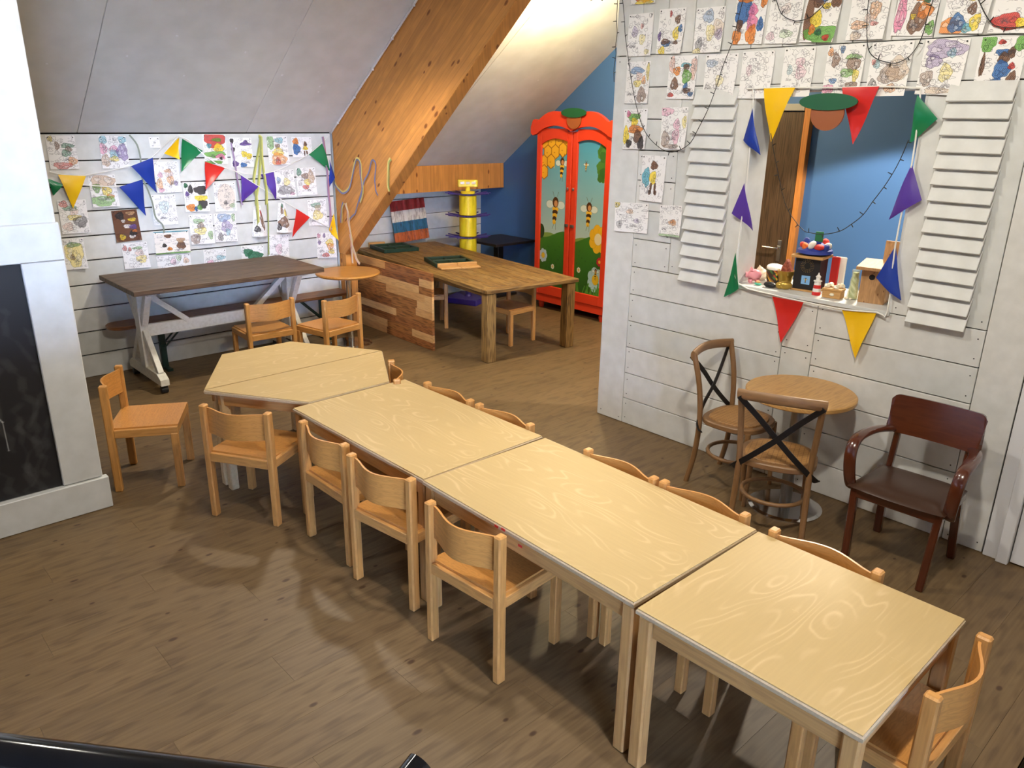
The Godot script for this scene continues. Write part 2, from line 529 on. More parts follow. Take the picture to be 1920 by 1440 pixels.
func dot(x: int, y: int, c: Color, a: float) -> void:
	if x < clip.position.x or y < clip.position.y or x >= clip.end.x or y >= clip.end.y:
		return
	var i := (y * cw + x) * 3
	cb[i] = int(lerpf(cb[i], c.r8, a))
	cb[i + 1] = int(lerpf(cb[i + 1], c.g8, a))
	cb[i + 2] = int(lerpf(cb[i + 2], c.b8, a))

func ell(cx: float, cy: float, rx: float, ry: float, c: Color, a := 1.0, hatch := 0.0, wob := 0.0, ph := 0.0) -> void:
	for y in range(int(cy - ry * 1.25), int(cy + ry * 1.25) + 1):
		for x in range(int(cx - rx * 1.25), int(cx + rx * 1.25) + 1):
			var dx := (x - cx) / rx
			var dy := (y - cy) / ry
			var d := dx * dx + dy * dy
			if d > 1.6:
				continue
			if wob > 0.0:
				var an := atan2(dy, dx)
				d /= pow(1.0 + wob * sin(an * 3.0 + ph) + wob * 0.5 * sin(an * 7.0 + ph * 2.0), 2)
			if d <= 1.0:
				var k := a
				if hatch > 0.0:
					k *= 1.0 - hatch * (0.5 + 0.5 * sin((x + y * 0.7) * 0.9 + ph + sin(y * 0.3 + ph)))
				dot(x, y, c, k)

func stroke(x0: float, y0: float, x1: float, y1: float, c: Color, a := 1.0, w := 1.0) -> void:
	var n := int(maxf(absf(x1 - x0), absf(y1 - y0))) + 1
	for i in n + 1:
		var t := float(i) / n
		var x := lerpf(x0, x1, t)
		var y := lerpf(y0, y1, t)
		if w <= 1.0:
			dot(int(x), int(y), c, a)
		else:
			ell(x, y, w * 0.5, w * 0.5, c, a)

func ring(cx: float, cy: float, rx: float, ry: float, c: Color, a := 1.0, wob := 0.0, ph := 0.0, w := 1.0) -> void:
	var p := Vector2.ZERO
	for k in 37:
		var an := TAU * k / 36.0
		var s := 1.0 + wob * sin(an * 3.0 + ph) + wob * 0.5 * sin(an * 7.0 + ph * 2.0)
		var q := Vector2(cx + cos(an) * rx * s, cy + sin(an) * ry * s)
		if k > 0:
			stroke(p.x, p.y, q.x, q.y, c, a, w)
		p = q

func picture() -> ImageTexture:
	var im := Image.create_from_data(cw, ch, false, Image.FORMAT_RGB8, cb)
	im.generate_mipmaps()
	return ImageTexture.create_from_image(im)

func bee(x: float, y: float, s: float) -> void:
	var br := col(70, 42, 22)
	ell(x - 0.75 * s, y - 0.25 * s, 0.5 * s, 0.32 * s, col(225, 238, 240), 0.85)
	ell(x + 0.75 * s, y - 0.25 * s, 0.5 * s, 0.32 * s, col(225, 238, 240), 0.85)
	ring(x - 0.75 * s, y - 0.25 * s, 0.5 * s, 0.32 * s, br, 0.8)
	ring(x + 0.75 * s, y - 0.25 * s, 0.5 * s, 0.32 * s, br, 0.8)
	for k in 5:
		ell(x - 0.03 * k * s, y + (0.1 + 0.26 * k) * s, (0.42 - 0.05 * k) * s, 0.2 * s, br if k % 2 == 1 else col(236, 190, 50))
	ell(x, y - 0.45 * s, 0.4 * s, 0.42 * s, br)
	ell(x + 0.05 * s, y - 0.35 * s, 0.24 * s, 0.26 * s, col(206, 150, 100))
	stroke(x - 0.15 * s, y - 0.8 * s, x - 0.4 * s, y - 1.3 * s, br, 1.0, 2.0)
	stroke(x + 0.15 * s, y - 0.8 * s, x + 0.4 * s, y - 1.3 * s, br, 1.0, 2.0)
	stroke(x - 0.1 * s, y + 1.2 * s, x - 0.35 * s, y + 1.7 * s, br, 1.0, 2.5)
	stroke(x + 0.1 * s, y + 1.2 * s, x + 0.1 * s, y + 1.75 * s, br, 1.0, 2.5)

func flower(x: float, y: float, s: float, petal: Color, heart: Color, n := 7) -> void:
	for k in n:
		var a := TAU * k / n
		ell(x + cos(a) * 0.62 * s, y + sin(a) * 0.62 * s, 0.42 * s, 0.42 * s, petal)
		ring(x + cos(a) * 0.62 * s, y + sin(a) * 0.62 * s, 0.42 * s, 0.42 * s, petal.darkened(0.45), 0.6)
	ell(x, y, 0.42 * s, 0.42 * s, heart)
	ring(x, y, 0.42 * s, 0.42 * s, heart.darkened(0.4), 0.8)
# colour letters: r red o orange y yellow g green G dark green b blue c light blue p pink P purple n brown k black w white t tan s pale pink
const INK := {"r": [196, 48, 40], "o": [224, 122, 40], "y": [240, 208, 50], "g": [96, 160, 60], "G": [30, 100, 62], "b": [40, 92, 160], "c": [90, 170, 190], "p": [226, 120, 160], "P": [96, 66, 140], "n": [98, 58, 34], "k": [32, 28, 30], "w": [246, 244, 240], "t": [190, 150, 110], "s": [232, 190, 175]}
# one line for each sheet: strength of the colouring, what it shows, and its patches (letter x y rx ry in percent)
const SHEETS_R := [
	[0.9, "a red and yellow lower edge, topmost by the wall corner", "r50 85 30 12,y55 95 34 6,n40 40 20 20"],
	[0.35, "faint pencil outlines and one violet patch", "P28 42 12 12,y80 90 10 6,r55 30 6 6,y58 60 12 12"],
	[0.9, "a brown and yellow figure patch over blue and brown pots", "n72 25 10 9,y70 55 12 14,b85 45 8 8,b35 76 18 7,n32 72 16 6,y22 92 12 9,n72 75 10 4,P8 60 6 10,r45 12 4 7"],
	[0.4, "pale blue and yellow pencil colouring", "b45 20 18 14,y55 55 14 18,t80 45 18 18,P85 60 12 12,k20 80 12 14,y15 95 14 6"],
	[1.0, "strong blue, pink and orange marker", "b30 30 28 30,p58 30 14 12,p58 55 16 18,o60 80 16 20,o30 5 25 10,o88 12 10 14,o15 85 14 16,b85 60 10 14,n20 60 10 12"],
	[0.25, "bare outlines and a small pink patch in its corner", "s50 30 14 10,p15 85 12 8,g60 80 20 8"],
	[1.0, "dense green, brown and yellow marker", "b35 10 30 14,n15 50 12 45,g60 85 48 18,y38 55 16 16,n35 25 14 8,n85 20 14 14,o30 75 9 10,G50 80 10 6,y60 30 12 6,r75 90 10 6"],
	[0.5, "light orange and blue pencil", "b25 10 25 15,o65 45 14 16,r68 70 10 4,o30 72 22 8,t25 92 14 8,s55 60 14 8"],
	[0.9, "a pink squiggle beside a brown spiky patch", "p15 60 12 35,n58 10 16 12,o60 25 22 16,G70 35 8 10,n55 70 20 26,o70 55 18 14,g90 85 10 12,y45 65 6 5"],
	[0.9, "blue and yellow parcels under a brown patch", "n50 5 25 16,y60 30 22 14,o25 88 30 14,b35 82 18 16,c60 90 12 8,y75 80 12 14,n62 58 10 10"],
	[1.0, "a red parcel with a yellow bow", "y40 35 8 10,r35 80 30 14,y70 82 18 8,r60 30 8 8"],
	[0.7, "a blue brim shape over yellow and brown", "b45 22 28 8,s55 35 12 10,y50 52 16 8,o75 45 8 10,n70 80 18 18,y90 25 6 20"],
	[0.9, "a bright green patch and an orange one", "s12 20 10 20,s88 30 10 25,o30 35 12 10,c60 22 18 5,n62 28 10 9,g65 48 16 16,b65 72 8 10,n70 80 14 6,n25 65 13 14,r15 90 10 5,b85 88 10 5"],
	[0.3, "thin pencil lines and a pale yellow patch", "y48 58 12 12,k15 78 10 12,s20 85 10 8,b20 20 18 8"],
	[0.15, "uncoloured outlines and one pink stroke", "p25 40 8 12"],
	[0.25, "soft pink patches on outlines", "p55 30 14 10,p60 50 16 14,p12 85 10 6,c25 45 8 10"],
	[0.8, "red-brown and green patches over a pink corner", "n25 30 10 14,g70 25 20 5,n72 40 18 14,g60 55 20 8,y82 60 8 12,n75 80 16 8,p15 88 14 12,p80 92 12 8,b40 10 6 7,o10 15 7 8,b25 70 10 5"],
	[0.5, "tan scribble and a dark spiky patch", "c18 40 8 8,r10 36 5 5,n55 60 30 16,t70 50 26 22,k15 82 12 14,o60 85 14 8"],
	[0.5, "violet shading across its top", "P50 18 45 16,P28 40 18 12,y60 60 14 16,c65 25 10 8,n20 70 14 14,t50 92 30 6"],
	[1.0, "a blue patch between two green tree crowns", "g15 12 18 14,n12 50 5 20,b55 28 20 6,n55 38 12 10,b55 58 18 16,n70 28 8 10,b48 80 12 8,r50 88 20 6,o65 85 10 6,n80 75 10 14,g88 12 16 14,r75 52 7 6,r45 10 8 4"],
	[0.95, "an orange bow under a green brim shape", "g42 20 26 9,y45 32 14 10,p20 12 8 8,o50 50 30 10,y12 65 12 22,n62 68 18 16,k78 85 14 16,k25 85 12 10"],
	[0.5, "rosy pink pencil all over", "p20 10 24 10,p60 40 12 12,p60 68 14 18,n20 75 16 18,y88 35 8 14,n45 92 30 5"],
	[1.0, "a yellow patch beside a light blue block", "n52 22 14 9,y50 48 14 14,c22 48 16 20,n45 70 4 12,n62 70 4 12,n42 80 6 5,n65 80 6 5"],
	[0.25, "a yellow corner and faint doodles, hung sideways", "y6 6 9 12,y6 6 9 12,y6 6 9 12,o45 30 10 8,P65 60 7 8,k15 75 8 12"],
	[0.6, "a small house with an orange roof", "o60 55 18 9,o60 52 10 6,g50 97 55 5"]]
const SHEETS_B := [
	[0.6, "a dark green brim shape and a red strip", "G70 30 22 7,n72 40 12 8,G62 52 16 10,o80 75 16 12,r45 88 32 10,n35 30 8 12,y15 10 8 8"],
	[0.7, "turquoise balloons in both top corners", "c15 12 14 12,c85 12 16 10,p50 40 16 10,c50 55 18 12,y48 70 16 8,P80 50 20 25,t15 75 16 18,p12 40 14 16"],
	[0.15, "hardly any marks, much smaller than its neighbours", "k50 50 10 10"],
	[0.8, "a green patch and a yellow one on tan", "t50 20 45 20,g25 40 14 14,y60 50 18 14,o70 68 14 8,g40 80 45 16"],
	[0.6, "a grey-green brim shape over a dark spiky patch", "G42 25 24 8,s52 35 14 12,y50 52 24 8,k70 65 24 16,s25 78 18 12,r20 12 14 10"],
	[1.0, "a wholly brown background", "n50 50 62 62,n50 50 62 62,n8 8 20 20,n92 8 20 20,n8 92 20 20,n92 92 20 20,k30 18 16 12,t72 12 18 6,y75 32 16 6,w40 35 8 5,w55 52 18 6,y28 85 12 9,w65 85 12 6,k70 75 14 8,o78 68 10 4,P75 55 14 8"],
	[0.6, "yellowish shading, half hidden by the chalkboard wall", "y50 50 40 40,G50 20 30 8,n40 60 10 10"],
	[0.6, "an orange figure patch and a pink jug shape", "o55 30 14 6,s58 42 16 12,o60 60 14 14,p22 42 10 8,o15 70 12 18,p18 90 12 7,P80 70 8 8"],
	[0.2, "pale grey-blue outlines only", "c50 40 20 20"],
	[1.0, "a brown house under a blue top strip, hung sideways", "t50 50 66 66,w50 50 66 66,n75 64 12 18,t75 42 12 10,n40 22 10 8,g50 97 55 4,c50 2 55 4,k28 62 6 8,o42 78 7 8"],
	[0.6, "pink balloons left of a green brim shape", "r12 20 8 10,r30 25 6 8,s65 40 16 14,g60 22 20 5,y70 65 20 14"],
	[0.3, "three pastel eggs, half behind the trestle table", "p48 30 8 14,g65 15 8 14,o85 30 8 12"],
	[0.6, "pink and light blue patches behind the trestle table", "p30 50 14 14,c75 30 20 8,p75 60 12 14"],
	[1.0, "a big black patch over yellow", "k70 28 26 14,k30 25 10 14,y70 55 26 10,k75 75 18 14,o25 85 18 12,g60 85 10 10,b45 90 6 8,G12 12 8 8,P15 40 8 8"],
	[0.6, "a brown and yellow patch under a green brim shape", "g40 22 24 8,n48 38 14 12,y45 55 26 12,n20 80 22 16,g85 70 10 14"],
	[1.0, "red, yellow and green bands", "r50 20 45 25,g60 18 20 6,y65 45 22 14,c25 38 10 8,g50 68 45 12,p70 75 20 10,w50 85 40 6,g40 94 40 6,k72 80 6 5"],
	[1.0, "a violet brim shape and yellow patches", "P70 22 26 5,P72 15 10 6,y62 55 12 10,y82 62 14 10,b55 92 14 8,P20 88 14 10,k12 12 8 8,k15 40 8 8"],
	[0.8, "a fiery orange and yellow lower half", "g15 20 20 25,c60 15 20 10,n50 35 12 8,y50 55 26 14,o50 80 35 22,r45 88 12 14"],
	[1.0, "a blue tower with an orange roof", "o20 22 14 16,b22 60 18 26,n67 35 8 12,y66 55 12 10,n60 80 3 14,n72 80 3 14"],
	[0.4, "soft tan shading all over", "t55 50 40 45,k50 70 8 8,g80 80 12 8"],
	[0.5, "a blue sky patch over violet", "b45 15 30 14,P55 45 24 20,k25 82 12 14,c60 65 10 12,g88 15 8 14"],
	[0.5, "a yellow patch over a grey tangle", "y58 45 16 14,b18 38 10 12,p80 88 12 6,k50 75 40 16"],
	[0.8, "a green tree and a yellow and red patch", "G15 15 12 14,n45 30 18 10,y55 52 16 12,r45 70 16 8,t75 35 16 25"],
	[0.9, "a rolled-in edge, hanging behind the yellow streamers", "n80 50 16 30,r78 25 8 10,k30 75 20 10"],
	[0.9, "brown patches, curled into a cone", "n40 25 14 14,G50 10 12 7,y75 35 12 12,n50 65 40 18,k15 80 12 12"],
	[0.6, "a sage brim shape over tan and yellow", "G45 22 26 10,t55 32 16 12,y50 60 26 18"],
	[0.3, "pink pencil outlines behind the trestle table's corner", "p50 50 16 18"],
	[1.0, "a big dark green leafy shape behind the trestle table", "G30 25 20 14,G60 35 34 14,n58 62 20 16,r92 60 8 8"],
	[0.8, "a yellow and orange patch beside the glulam beam's foot", "p12 12 8 9,P40 12 6 9,P15 38 8 8,y68 40 20 14,o70 55 16 14,y75 75 14 10,r45 88 18 8"]]

func draw_sheet(x0: int, y0: int, w: int, h: int, spec: Array, sd: int) -> void:
	clip = Rect2i(x0, y0, w, h)
	var r := RandomNumberGenerator.new()
	r.seed = 900 + sd
	var pencil := col(74, 70, 78)
	var a: float = spec[0]
	for p: String in (spec[2] as String).split(","):
		var t := p.split(" ")
		var c: Array = INK[t[0][0]]
		var cc := col(c[0], c[1], c[2])
		var ph := r.randf() * 6.0
		var big: bool = float(t[3]) > 40.0
		var cx := x0 + float(t[0].substr(1)) * 0.01 * w
		var cy := y0 + float(t[1]) * 0.01 * h
		var rx := float(t[2]) * 0.01 * w
		var ry := float(t[3]) * 0.01 * h
		ell(cx, cy, rx, ry, cc, a * 0.95, 0.3 if a > 0.85 else 0.6, 0.0 if big else 0.12, ph)
		if not big:
			ring(cx, cy, rx, ry, cc.darkened(0.7), 0.9, 0.12, ph)
			for j in 3:
				var qa := r.randf() * TAU
				var qx := cx + cos(qa) * rx * 0.5
				var qy := cy + sin(qa) * ry * 0.5
				ring(qx, qy, rx * 0.28, ry * 0.3, cc.darkened(0.6), 0.7, 0.2, ph + j)
				if a < 0.95:
					ell(qx, qy, rx * 0.25, ry * 0.25, col(238, 236, 234), 0.5, 0.3, 0.2, ph + j)
			ring(cx + 0.2 * rx, cy + 0.1 * ry, rx * 0.45, ry * 0.5, cc.darkened(0.5), 0.5, 0.2, ph + 2.0)
	var loops := 6 if spec[1].begins_with("hardly") else 46
	if a >= 1.0:
		loops = 24
	for k in loops:
		var cx := x0 + r.randf_range(0.06, 0.94) * w
		var cy := y0 + r.randf_range(0.05, 0.95) * h
		ring(cx, cy, r.randf_range(2, 15), r.randf_range(2, 12), pencil, r.randf_range(0.35, 0.75), r.randf_range(0.05, 0.3), r.randf() * 6.0)
	# a fan of spiky strokes low down
	var sx := x0 + r.randf_range(0.15, 0.75) * w
	var sy := y0 + r.randf_range(0.74, 0.88) * h
	for k in 22:
		var an := PI + PI * k / 21.0
		var l := r.randf_range(12, 24)
		stroke(sx + cos(an) * 6, sy + sin(an) * 6, sx + cos(an) * l, sy + sin(an) * l, pencil, 0.7)
	for k in 60:
		var px := x0 + r.randf() * w
		var py := y0 + r.randf() * h
		var an := r.randf() * TAU
		stroke(px, py, px + cos(an) * 9, py + sin(an) * 9, pencil, 0.55)

func sheet_atlas() -> ImageTexture:
	canvas(1440, 1248, col(238, 236, 234))
	for i in SHEETS_R.size() + SHEETS_B.size():
		var spec: Array = SHEETS_R[i] if i < SHEETS_R.size() else SHEETS_B[i - SHEETS_R.size()]
		draw_sheet((i % 9) * 160, (i / 9) * 208, 160, 208, spec, i)
	clip = Rect2i(0, 0, cw, ch)
	return picture()

# pinned sheets: wall frame given by origin o, horizontal axis ax, outward normal nz
func hang_sheets(list: Array, specs: Array, first: int, o: Vector3, ax: Vector3, nz: Vector3, place: String, grp: String) -> void:
	var pin := box1(Vector3.ZERO, Vector3(0.007, 0.007, 0.006), 0.002).commit()
	for i in list.size():
		var q: Array = list[i]
		var w: float = q[2]
		var h: float = q[3]
		var ph: float = i * 1.7
		var curl := 0.006 + 0.02 * absf(sin(i * 2.3 + 0.4))
		var cell := first + i
		var rolled: float = 0.0
		if place == "B" and (i == 23 or i == 24):
			rolled = 1.0
			w = 0.15
		var st := S()
		var f := func(u: float, v: float) -> Vector3:
			var x := (u - 0.5) * w
			var y := (0.5 - v) * h
			var z := 0.003 + curl * v * v * (0.35 + 0.65 * pow(u, 3.0)) + 0.002 * sin(u * 5.0 + ph) * v
			if rolled > 0.0:
				z += 0.05 * v * sin(u * PI)
				x *= 0.45 + 0.55 * v
			return Vector3(x, y, z)
		sheet(st, 8, 8, f, 0.0006, Rect2((cell % 9) * 160.0 / 1440.0 + 0.0012, (cell / 9) * 208.0 / 1248.0 + 0.0012, 160.0 / 1440.0 - 0.0024, 208.0 / 1248.0 - 0.0024))
		var where := "sheet with %s, %s" % [specs[i][1], grp]
		var t := thing("paper_drawing", where, "drawing", o + ax * float(q[0]) + Vector3.UP * float(q[1]), 0.0, "drawings " + grp)
		t.basis = Basis(ax, Vector3.UP, nz) * Basis(Vector3(0, 0, 1), float(q[4]))
		ob("paper", st, M.sheets, t)
		if rolled == 0.0:
			for s: float in [-1.0, 1.0]:
				var pn := inst("pin", pin, M.black_plastic, t)
				pn.position = Vector3(s * (w * 0.5 - 0.014), h * 0.5 - 0.012, 0.0075)
func make_materials() -> void:
	var fine := grain(11, 512, 512, 0.16, 9.0, 32)
	var cath := grain(23, 512, 512, 0.13, 22.0, 48)
	var lam := laminate_picture()
	var bold := grain(37, 512, 512, 0.5, 10.0, 32)
	var pine := grain(41, 1024, 512, 0.17, 4.0, 96, 26, 26)
	var vinyl := grain(57, 1024, 512, 0.27, 7.0, 48, 7)
	var paint := blotch(3, 256, 256, col(236, 236, 234), col(255, 255, 255), 0.02)
	var wear := blotch(9, 256, 256, col(228, 224, 217), col(255, 255, 255), 0.05, 0.6)
	M.sheets = mat(Color.WHITE, 0.75, 0.0, sheet_atlas())
	M.plank_white = [mat(col(222, 222, 219), 0.5, 0, paint, Vector3(1.3, 1.3, 1)), mat(col(217, 218, 215), 0.52, 0, paint, Vector3(1.1, 1.1, 1)), mat(col(225, 224, 220), 0.48, 0, paint, Vector3(1.5, 1.5, 1))]
	M.slat = mat(col(220, 220, 217), 0.5, 0, paint, Vector3(1.4, 1.4, 1))
	M.white_paint = mat(col(216, 217, 216), 0.45, 0, paint, Vector3(1.2, 1.2, 1))
	M.white_door = mat(col(226, 226, 228), 0.35)
	M.gap = mat(col(28, 26, 24), 0.9)
	M.core = mat(col(170, 168, 164), 0.8)
	M.blue_wall = mat(col(66, 108, 164), 0.6)
	M.ceiling = mat(col(220, 220, 218), 0.55, 0, paint, Vector3(0.6, 0.6, 1))
	M.room_wall = mat(col(205, 202, 196), 0.8)
	M.floor = [mat(col(118, 95, 63), 0.52, 0, vinyl, Vector3(0.7, 1.3, 1)), mat(col(115, 93, 62), 0.52, 0, vinyl, Vector3(0.6, 1.2, 1)), mat(col(120, 97, 65), 0.52, 0, vinyl, Vector3(0.75, 1.4, 1)), mat(col(117, 94, 63), 0.5, 0, vinyl, Vector3(0.65, 1.25, 1))]
	M.beam = mat(col(232, 162, 86), 0.42, 0, pine, Vector3(0.45, 0.9, 1))
	M.beech = mat(col(202, 146, 80), 0.38, 0, fine, Vector3(1.6, 2.4, 1))
	M.beech_ply = mat(col(202, 142, 74), 0.34, 0, cath, Vector3(2.2, 2.2, 1))
	M.beech_pale = mat(col(214, 186, 142), 0.5, 0, wear, Vector3(3, 3, 1))
	M.laminate = mat(col(198, 170, 122), 0.46, 0, lam, Vector3(0.8, 0.8, 1))
	M.laminate.metallic_specular = 0.3
	M.table_edge = mat(col(188, 166, 134), 0.5, 0, wear, Vector3(6, 6, 1))
	M.table_wood = mat(col(198, 150, 90), 0.42, 0, fine, Vector3(1.2, 2.0, 1))
	M.teak = [mat(col(164, 130, 74), 0.5, 0, bold, Vector3(1, 1.6, 1)), mat(col(156, 120, 66), 0.52, 0, bold, Vector3(0.9, 1.5, 1)), mat(col(170, 136, 80), 0.5, 0, bold, Vector3(1.1, 1.7, 1))]
	M.stave = [mat(col(190, 128, 70), 0.4, 0, bold, Vector3(1.2, 2, 1)), mat(col(208, 156, 96), 0.4, 0, fine, Vector3(1.2, 2, 1)), mat(col(166, 102, 54), 0.4, 0, bold, Vector3(1.2, 2, 1)), mat(col(220, 172, 112), 0.4, 0, fine, Vector3(1.2, 2, 1)), mat(col(182, 118, 66), 0.4, 0, bold, Vector3(1.2, 2, 1))]
	M.walnut_top = mat(col(116, 92, 70), 0.5, 0, bold, Vector3(1, 2.4, 1))
	M.white_worn = mat(col(226, 222, 212), 0.55, 0, wear, Vector3(2, 2, 1))
	M.bar_top = mat(col(192, 134, 64), 0.28, 0, fine, Vector3(1.5, 2.5, 1))
	M.cafe_top = mat(col(198, 152, 88), 0.36, 0, fine, Vector3(1.4, 2.2, 1))
	M.bench = mat(col(158, 104, 58), 0.4, 0, bold, Vector3(1, 2, 1))
	M.green_steel = mat(col(20, 48, 40), 0.4, 0.2)
	M.chrome = mat(col(210, 210, 212), 0.12, 1.0)
	M.steel_dull = mat(col(150, 150, 150), 0.35, 1.0)
	M.black_plastic = mat(col(20, 20, 22), 0.4)
	M.bent_oak = mat(col(138, 102, 64), 0.45, 0, fine, Vector3(1.6, 3, 1))
	M.strap = mat(col(26, 23, 22), 0.5, 0.3)
	M.mahogany = mat(col(84, 38, 20), 0.22, 0, fine, Vector3(1.2, 2, 1))
	M.mahogany.clearcoat_enabled = true
	M.mahogany.clearcoat = 0.6
	M.mahogany.clearcoat_roughness = 0.15
	M.leather = mat(col(62, 40, 28), 0.3)
	canvas(128, 128, col(176, 132, 78))
	for y in 128:
		for x in 128:
			if (x / 4 + y / 4) % 2 == 0:
				dot(x, y, col(142, 98, 52), 0.7)
			if x % 16 < 2 or y % 16 < 2:
				dot(x, y, col(104, 70, 36), 0.6)
	M.cane = mat(Color.WHITE, 0.6, 0, picture(), Vector3(5, 5, 1))
	M.red = mat(col(216, 62, 34), 0.35)
	M.yellow_plastic = mat(col(236, 214, 40), 0.35)
	M.purple_plastic = mat(col(58, 44, 128), 0.4)
	M.black_wood = mat(col(30, 24, 22), 0.45)
	M.green_tray = mat(col(18, 50, 36), 0.45)
	M.tray_wood = mat(col(206, 158, 96), 0.5, 0, fine, Vector3(2, 4, 1))
	M.grey_plastic = mat(col(176, 182, 188), 0.5)
	M.white_plastic = mat(col(236, 234, 230), 0.4)
	M.string = mat(col(236, 234, 228), 0.7)
	M.black_gloss = mat(col(12, 12, 14), 0.12)
	M.navy_gloss = mat(col(10, 12, 24), 0.25)
	M.pennant = {"r": mat(col(206, 42, 36), 0.28), "y": mat(col(240, 190, 22), 0.28), "g": mat(col(18, 118, 72), 0.28), "b": mat(col(28, 56, 148), 0.28), "v": mat(col(84, 54, 148), 0.28)}
	M.fairy = mat(col(20, 26, 28), 0.5)
	M.dark_door = mat(col(96, 76, 56), 0.45, 0, bold, Vector3(0.6, 3.0, 1))
	M.orange_trim = mat(col(206, 136, 70), 0.45, 0, fine, Vector3(1, 2, 1))
	M.bird_wood = mat(col(208, 160, 108), 0.6, 0, pine, Vector3(2.0, 4.0, 1))
	# chalkboard with smeared chalk
	canvas(256, 384, col(22, 22, 26))
	var r := RandomNumberGenerator.new()
	r.seed = 77
	for k in 26:
		var x := r.randf_range(60, 256)
		var y := r.randf_range(60, 270)
		for j in 14:
			var x2 := x + r.randf_range(-10, 10)
			var y2 := y + r.randf_range(6, 22)
			stroke(x, y, x2, y2, col(150, 150, 150), 0.026, r.randf_range(3, 10))
			x = x2
			y = y2
	stroke(200, 210, 214, 250, col(205, 205, 205), 0.5, 2.0)
	stroke(214, 250, 214, 300, col(205, 205, 205), 0.4, 2.0)
	M.chalk = mat(Color.WHITE, 0.5, 0, picture())
	# painted flag board
	canvas(128, 128, col(150, 36, 34))
	for y in 128:
		for x in 128:
			var c := col(158, 40, 36)
			if y > 96:
				c = col(186, 92, 40)
			elif y > 64:
				c = col(40, 100, 136)
			elif y > 30:
				c = col(214, 206, 196)
			dot(x, y, c, 1.0)
	for k in 160:
		var x := r.randf_range(0, 128)
		var y := r.randf_range(0, 128)
		stroke(x, y, x + r.randf_range(-3, 3), y + r.randf_range(6, 20), col(60, 40, 40), 0.07, 3.0)
	M.flag_paint = mat(Color.WHITE, 0.7, 0, picture())
	M.door_art = [mat(Color.WHITE, 0.4, 0, door_picture(0)), mat(Color.WHITE, 0.4, 0, door_picture(1))]

# pale laminate: faint light cathedral lines on an even ground, grain along u
func laminate_picture() -> ImageTexture:
	var n := FastNoiseLite.new()
	n.seed = 64
	n.noise_type = FastNoiseLite.TYPE_SIMPLEX_SMOOTH
	n.frequency = 0.011
	n.fractal_octaves = 2
	var b := n.get_seamless_image(128, 512)
	b.convert(Image.FORMAT_L8)
	b.resize(512, 512, Image.INTERPOLATE_CUBIC)
	n.frequency = 0.2
	n.fractal_octaves = 3
	var f := n.get_seamless_image(24, 512)
	f.convert(Image.FORMAT_L8)
	f.resize(512, 512, Image.INTERPOLATE_BILINEAR)
	n.frequency = 0.012
	var g := n.get_seamless_image(256, 512)
	g.convert(Image.FORMAT_L8)
	g.resize(512, 512, Image.INTERPOLATE_BILINEAR)
	var db := b.get_data()
	var df := f.get_data()
	var dg := g.get_data()
	var out := PackedByteArray()
	out.resize(512 * 512 * 3)
	for i in 512 * 512:
		var line := pow(0.5 + 0.5 * sin(db[i] / 255.0 * 42.0), 7.0) * clampf(dg[i] / 255.0 * 2.6 - 0.9, 0.0, 1.0)
		var v := 0.915 + 0.075 * line + 0.025 * (df[i] / 255.0 - 0.5)
		out[i * 3] = int(255.0 * v)
		out[i * 3 + 1] = int(255.0 * v)
		out[i * 3 + 2] = int(255.0 * minf(1.0, v * (0.97 + 0.06 * line)))
	var im := Image.create_from_data(512, 512, false, Image.FORMAT_RGB8, out)
	im.generate_mipmaps()
	return ImageTexture.create_from_image(im)

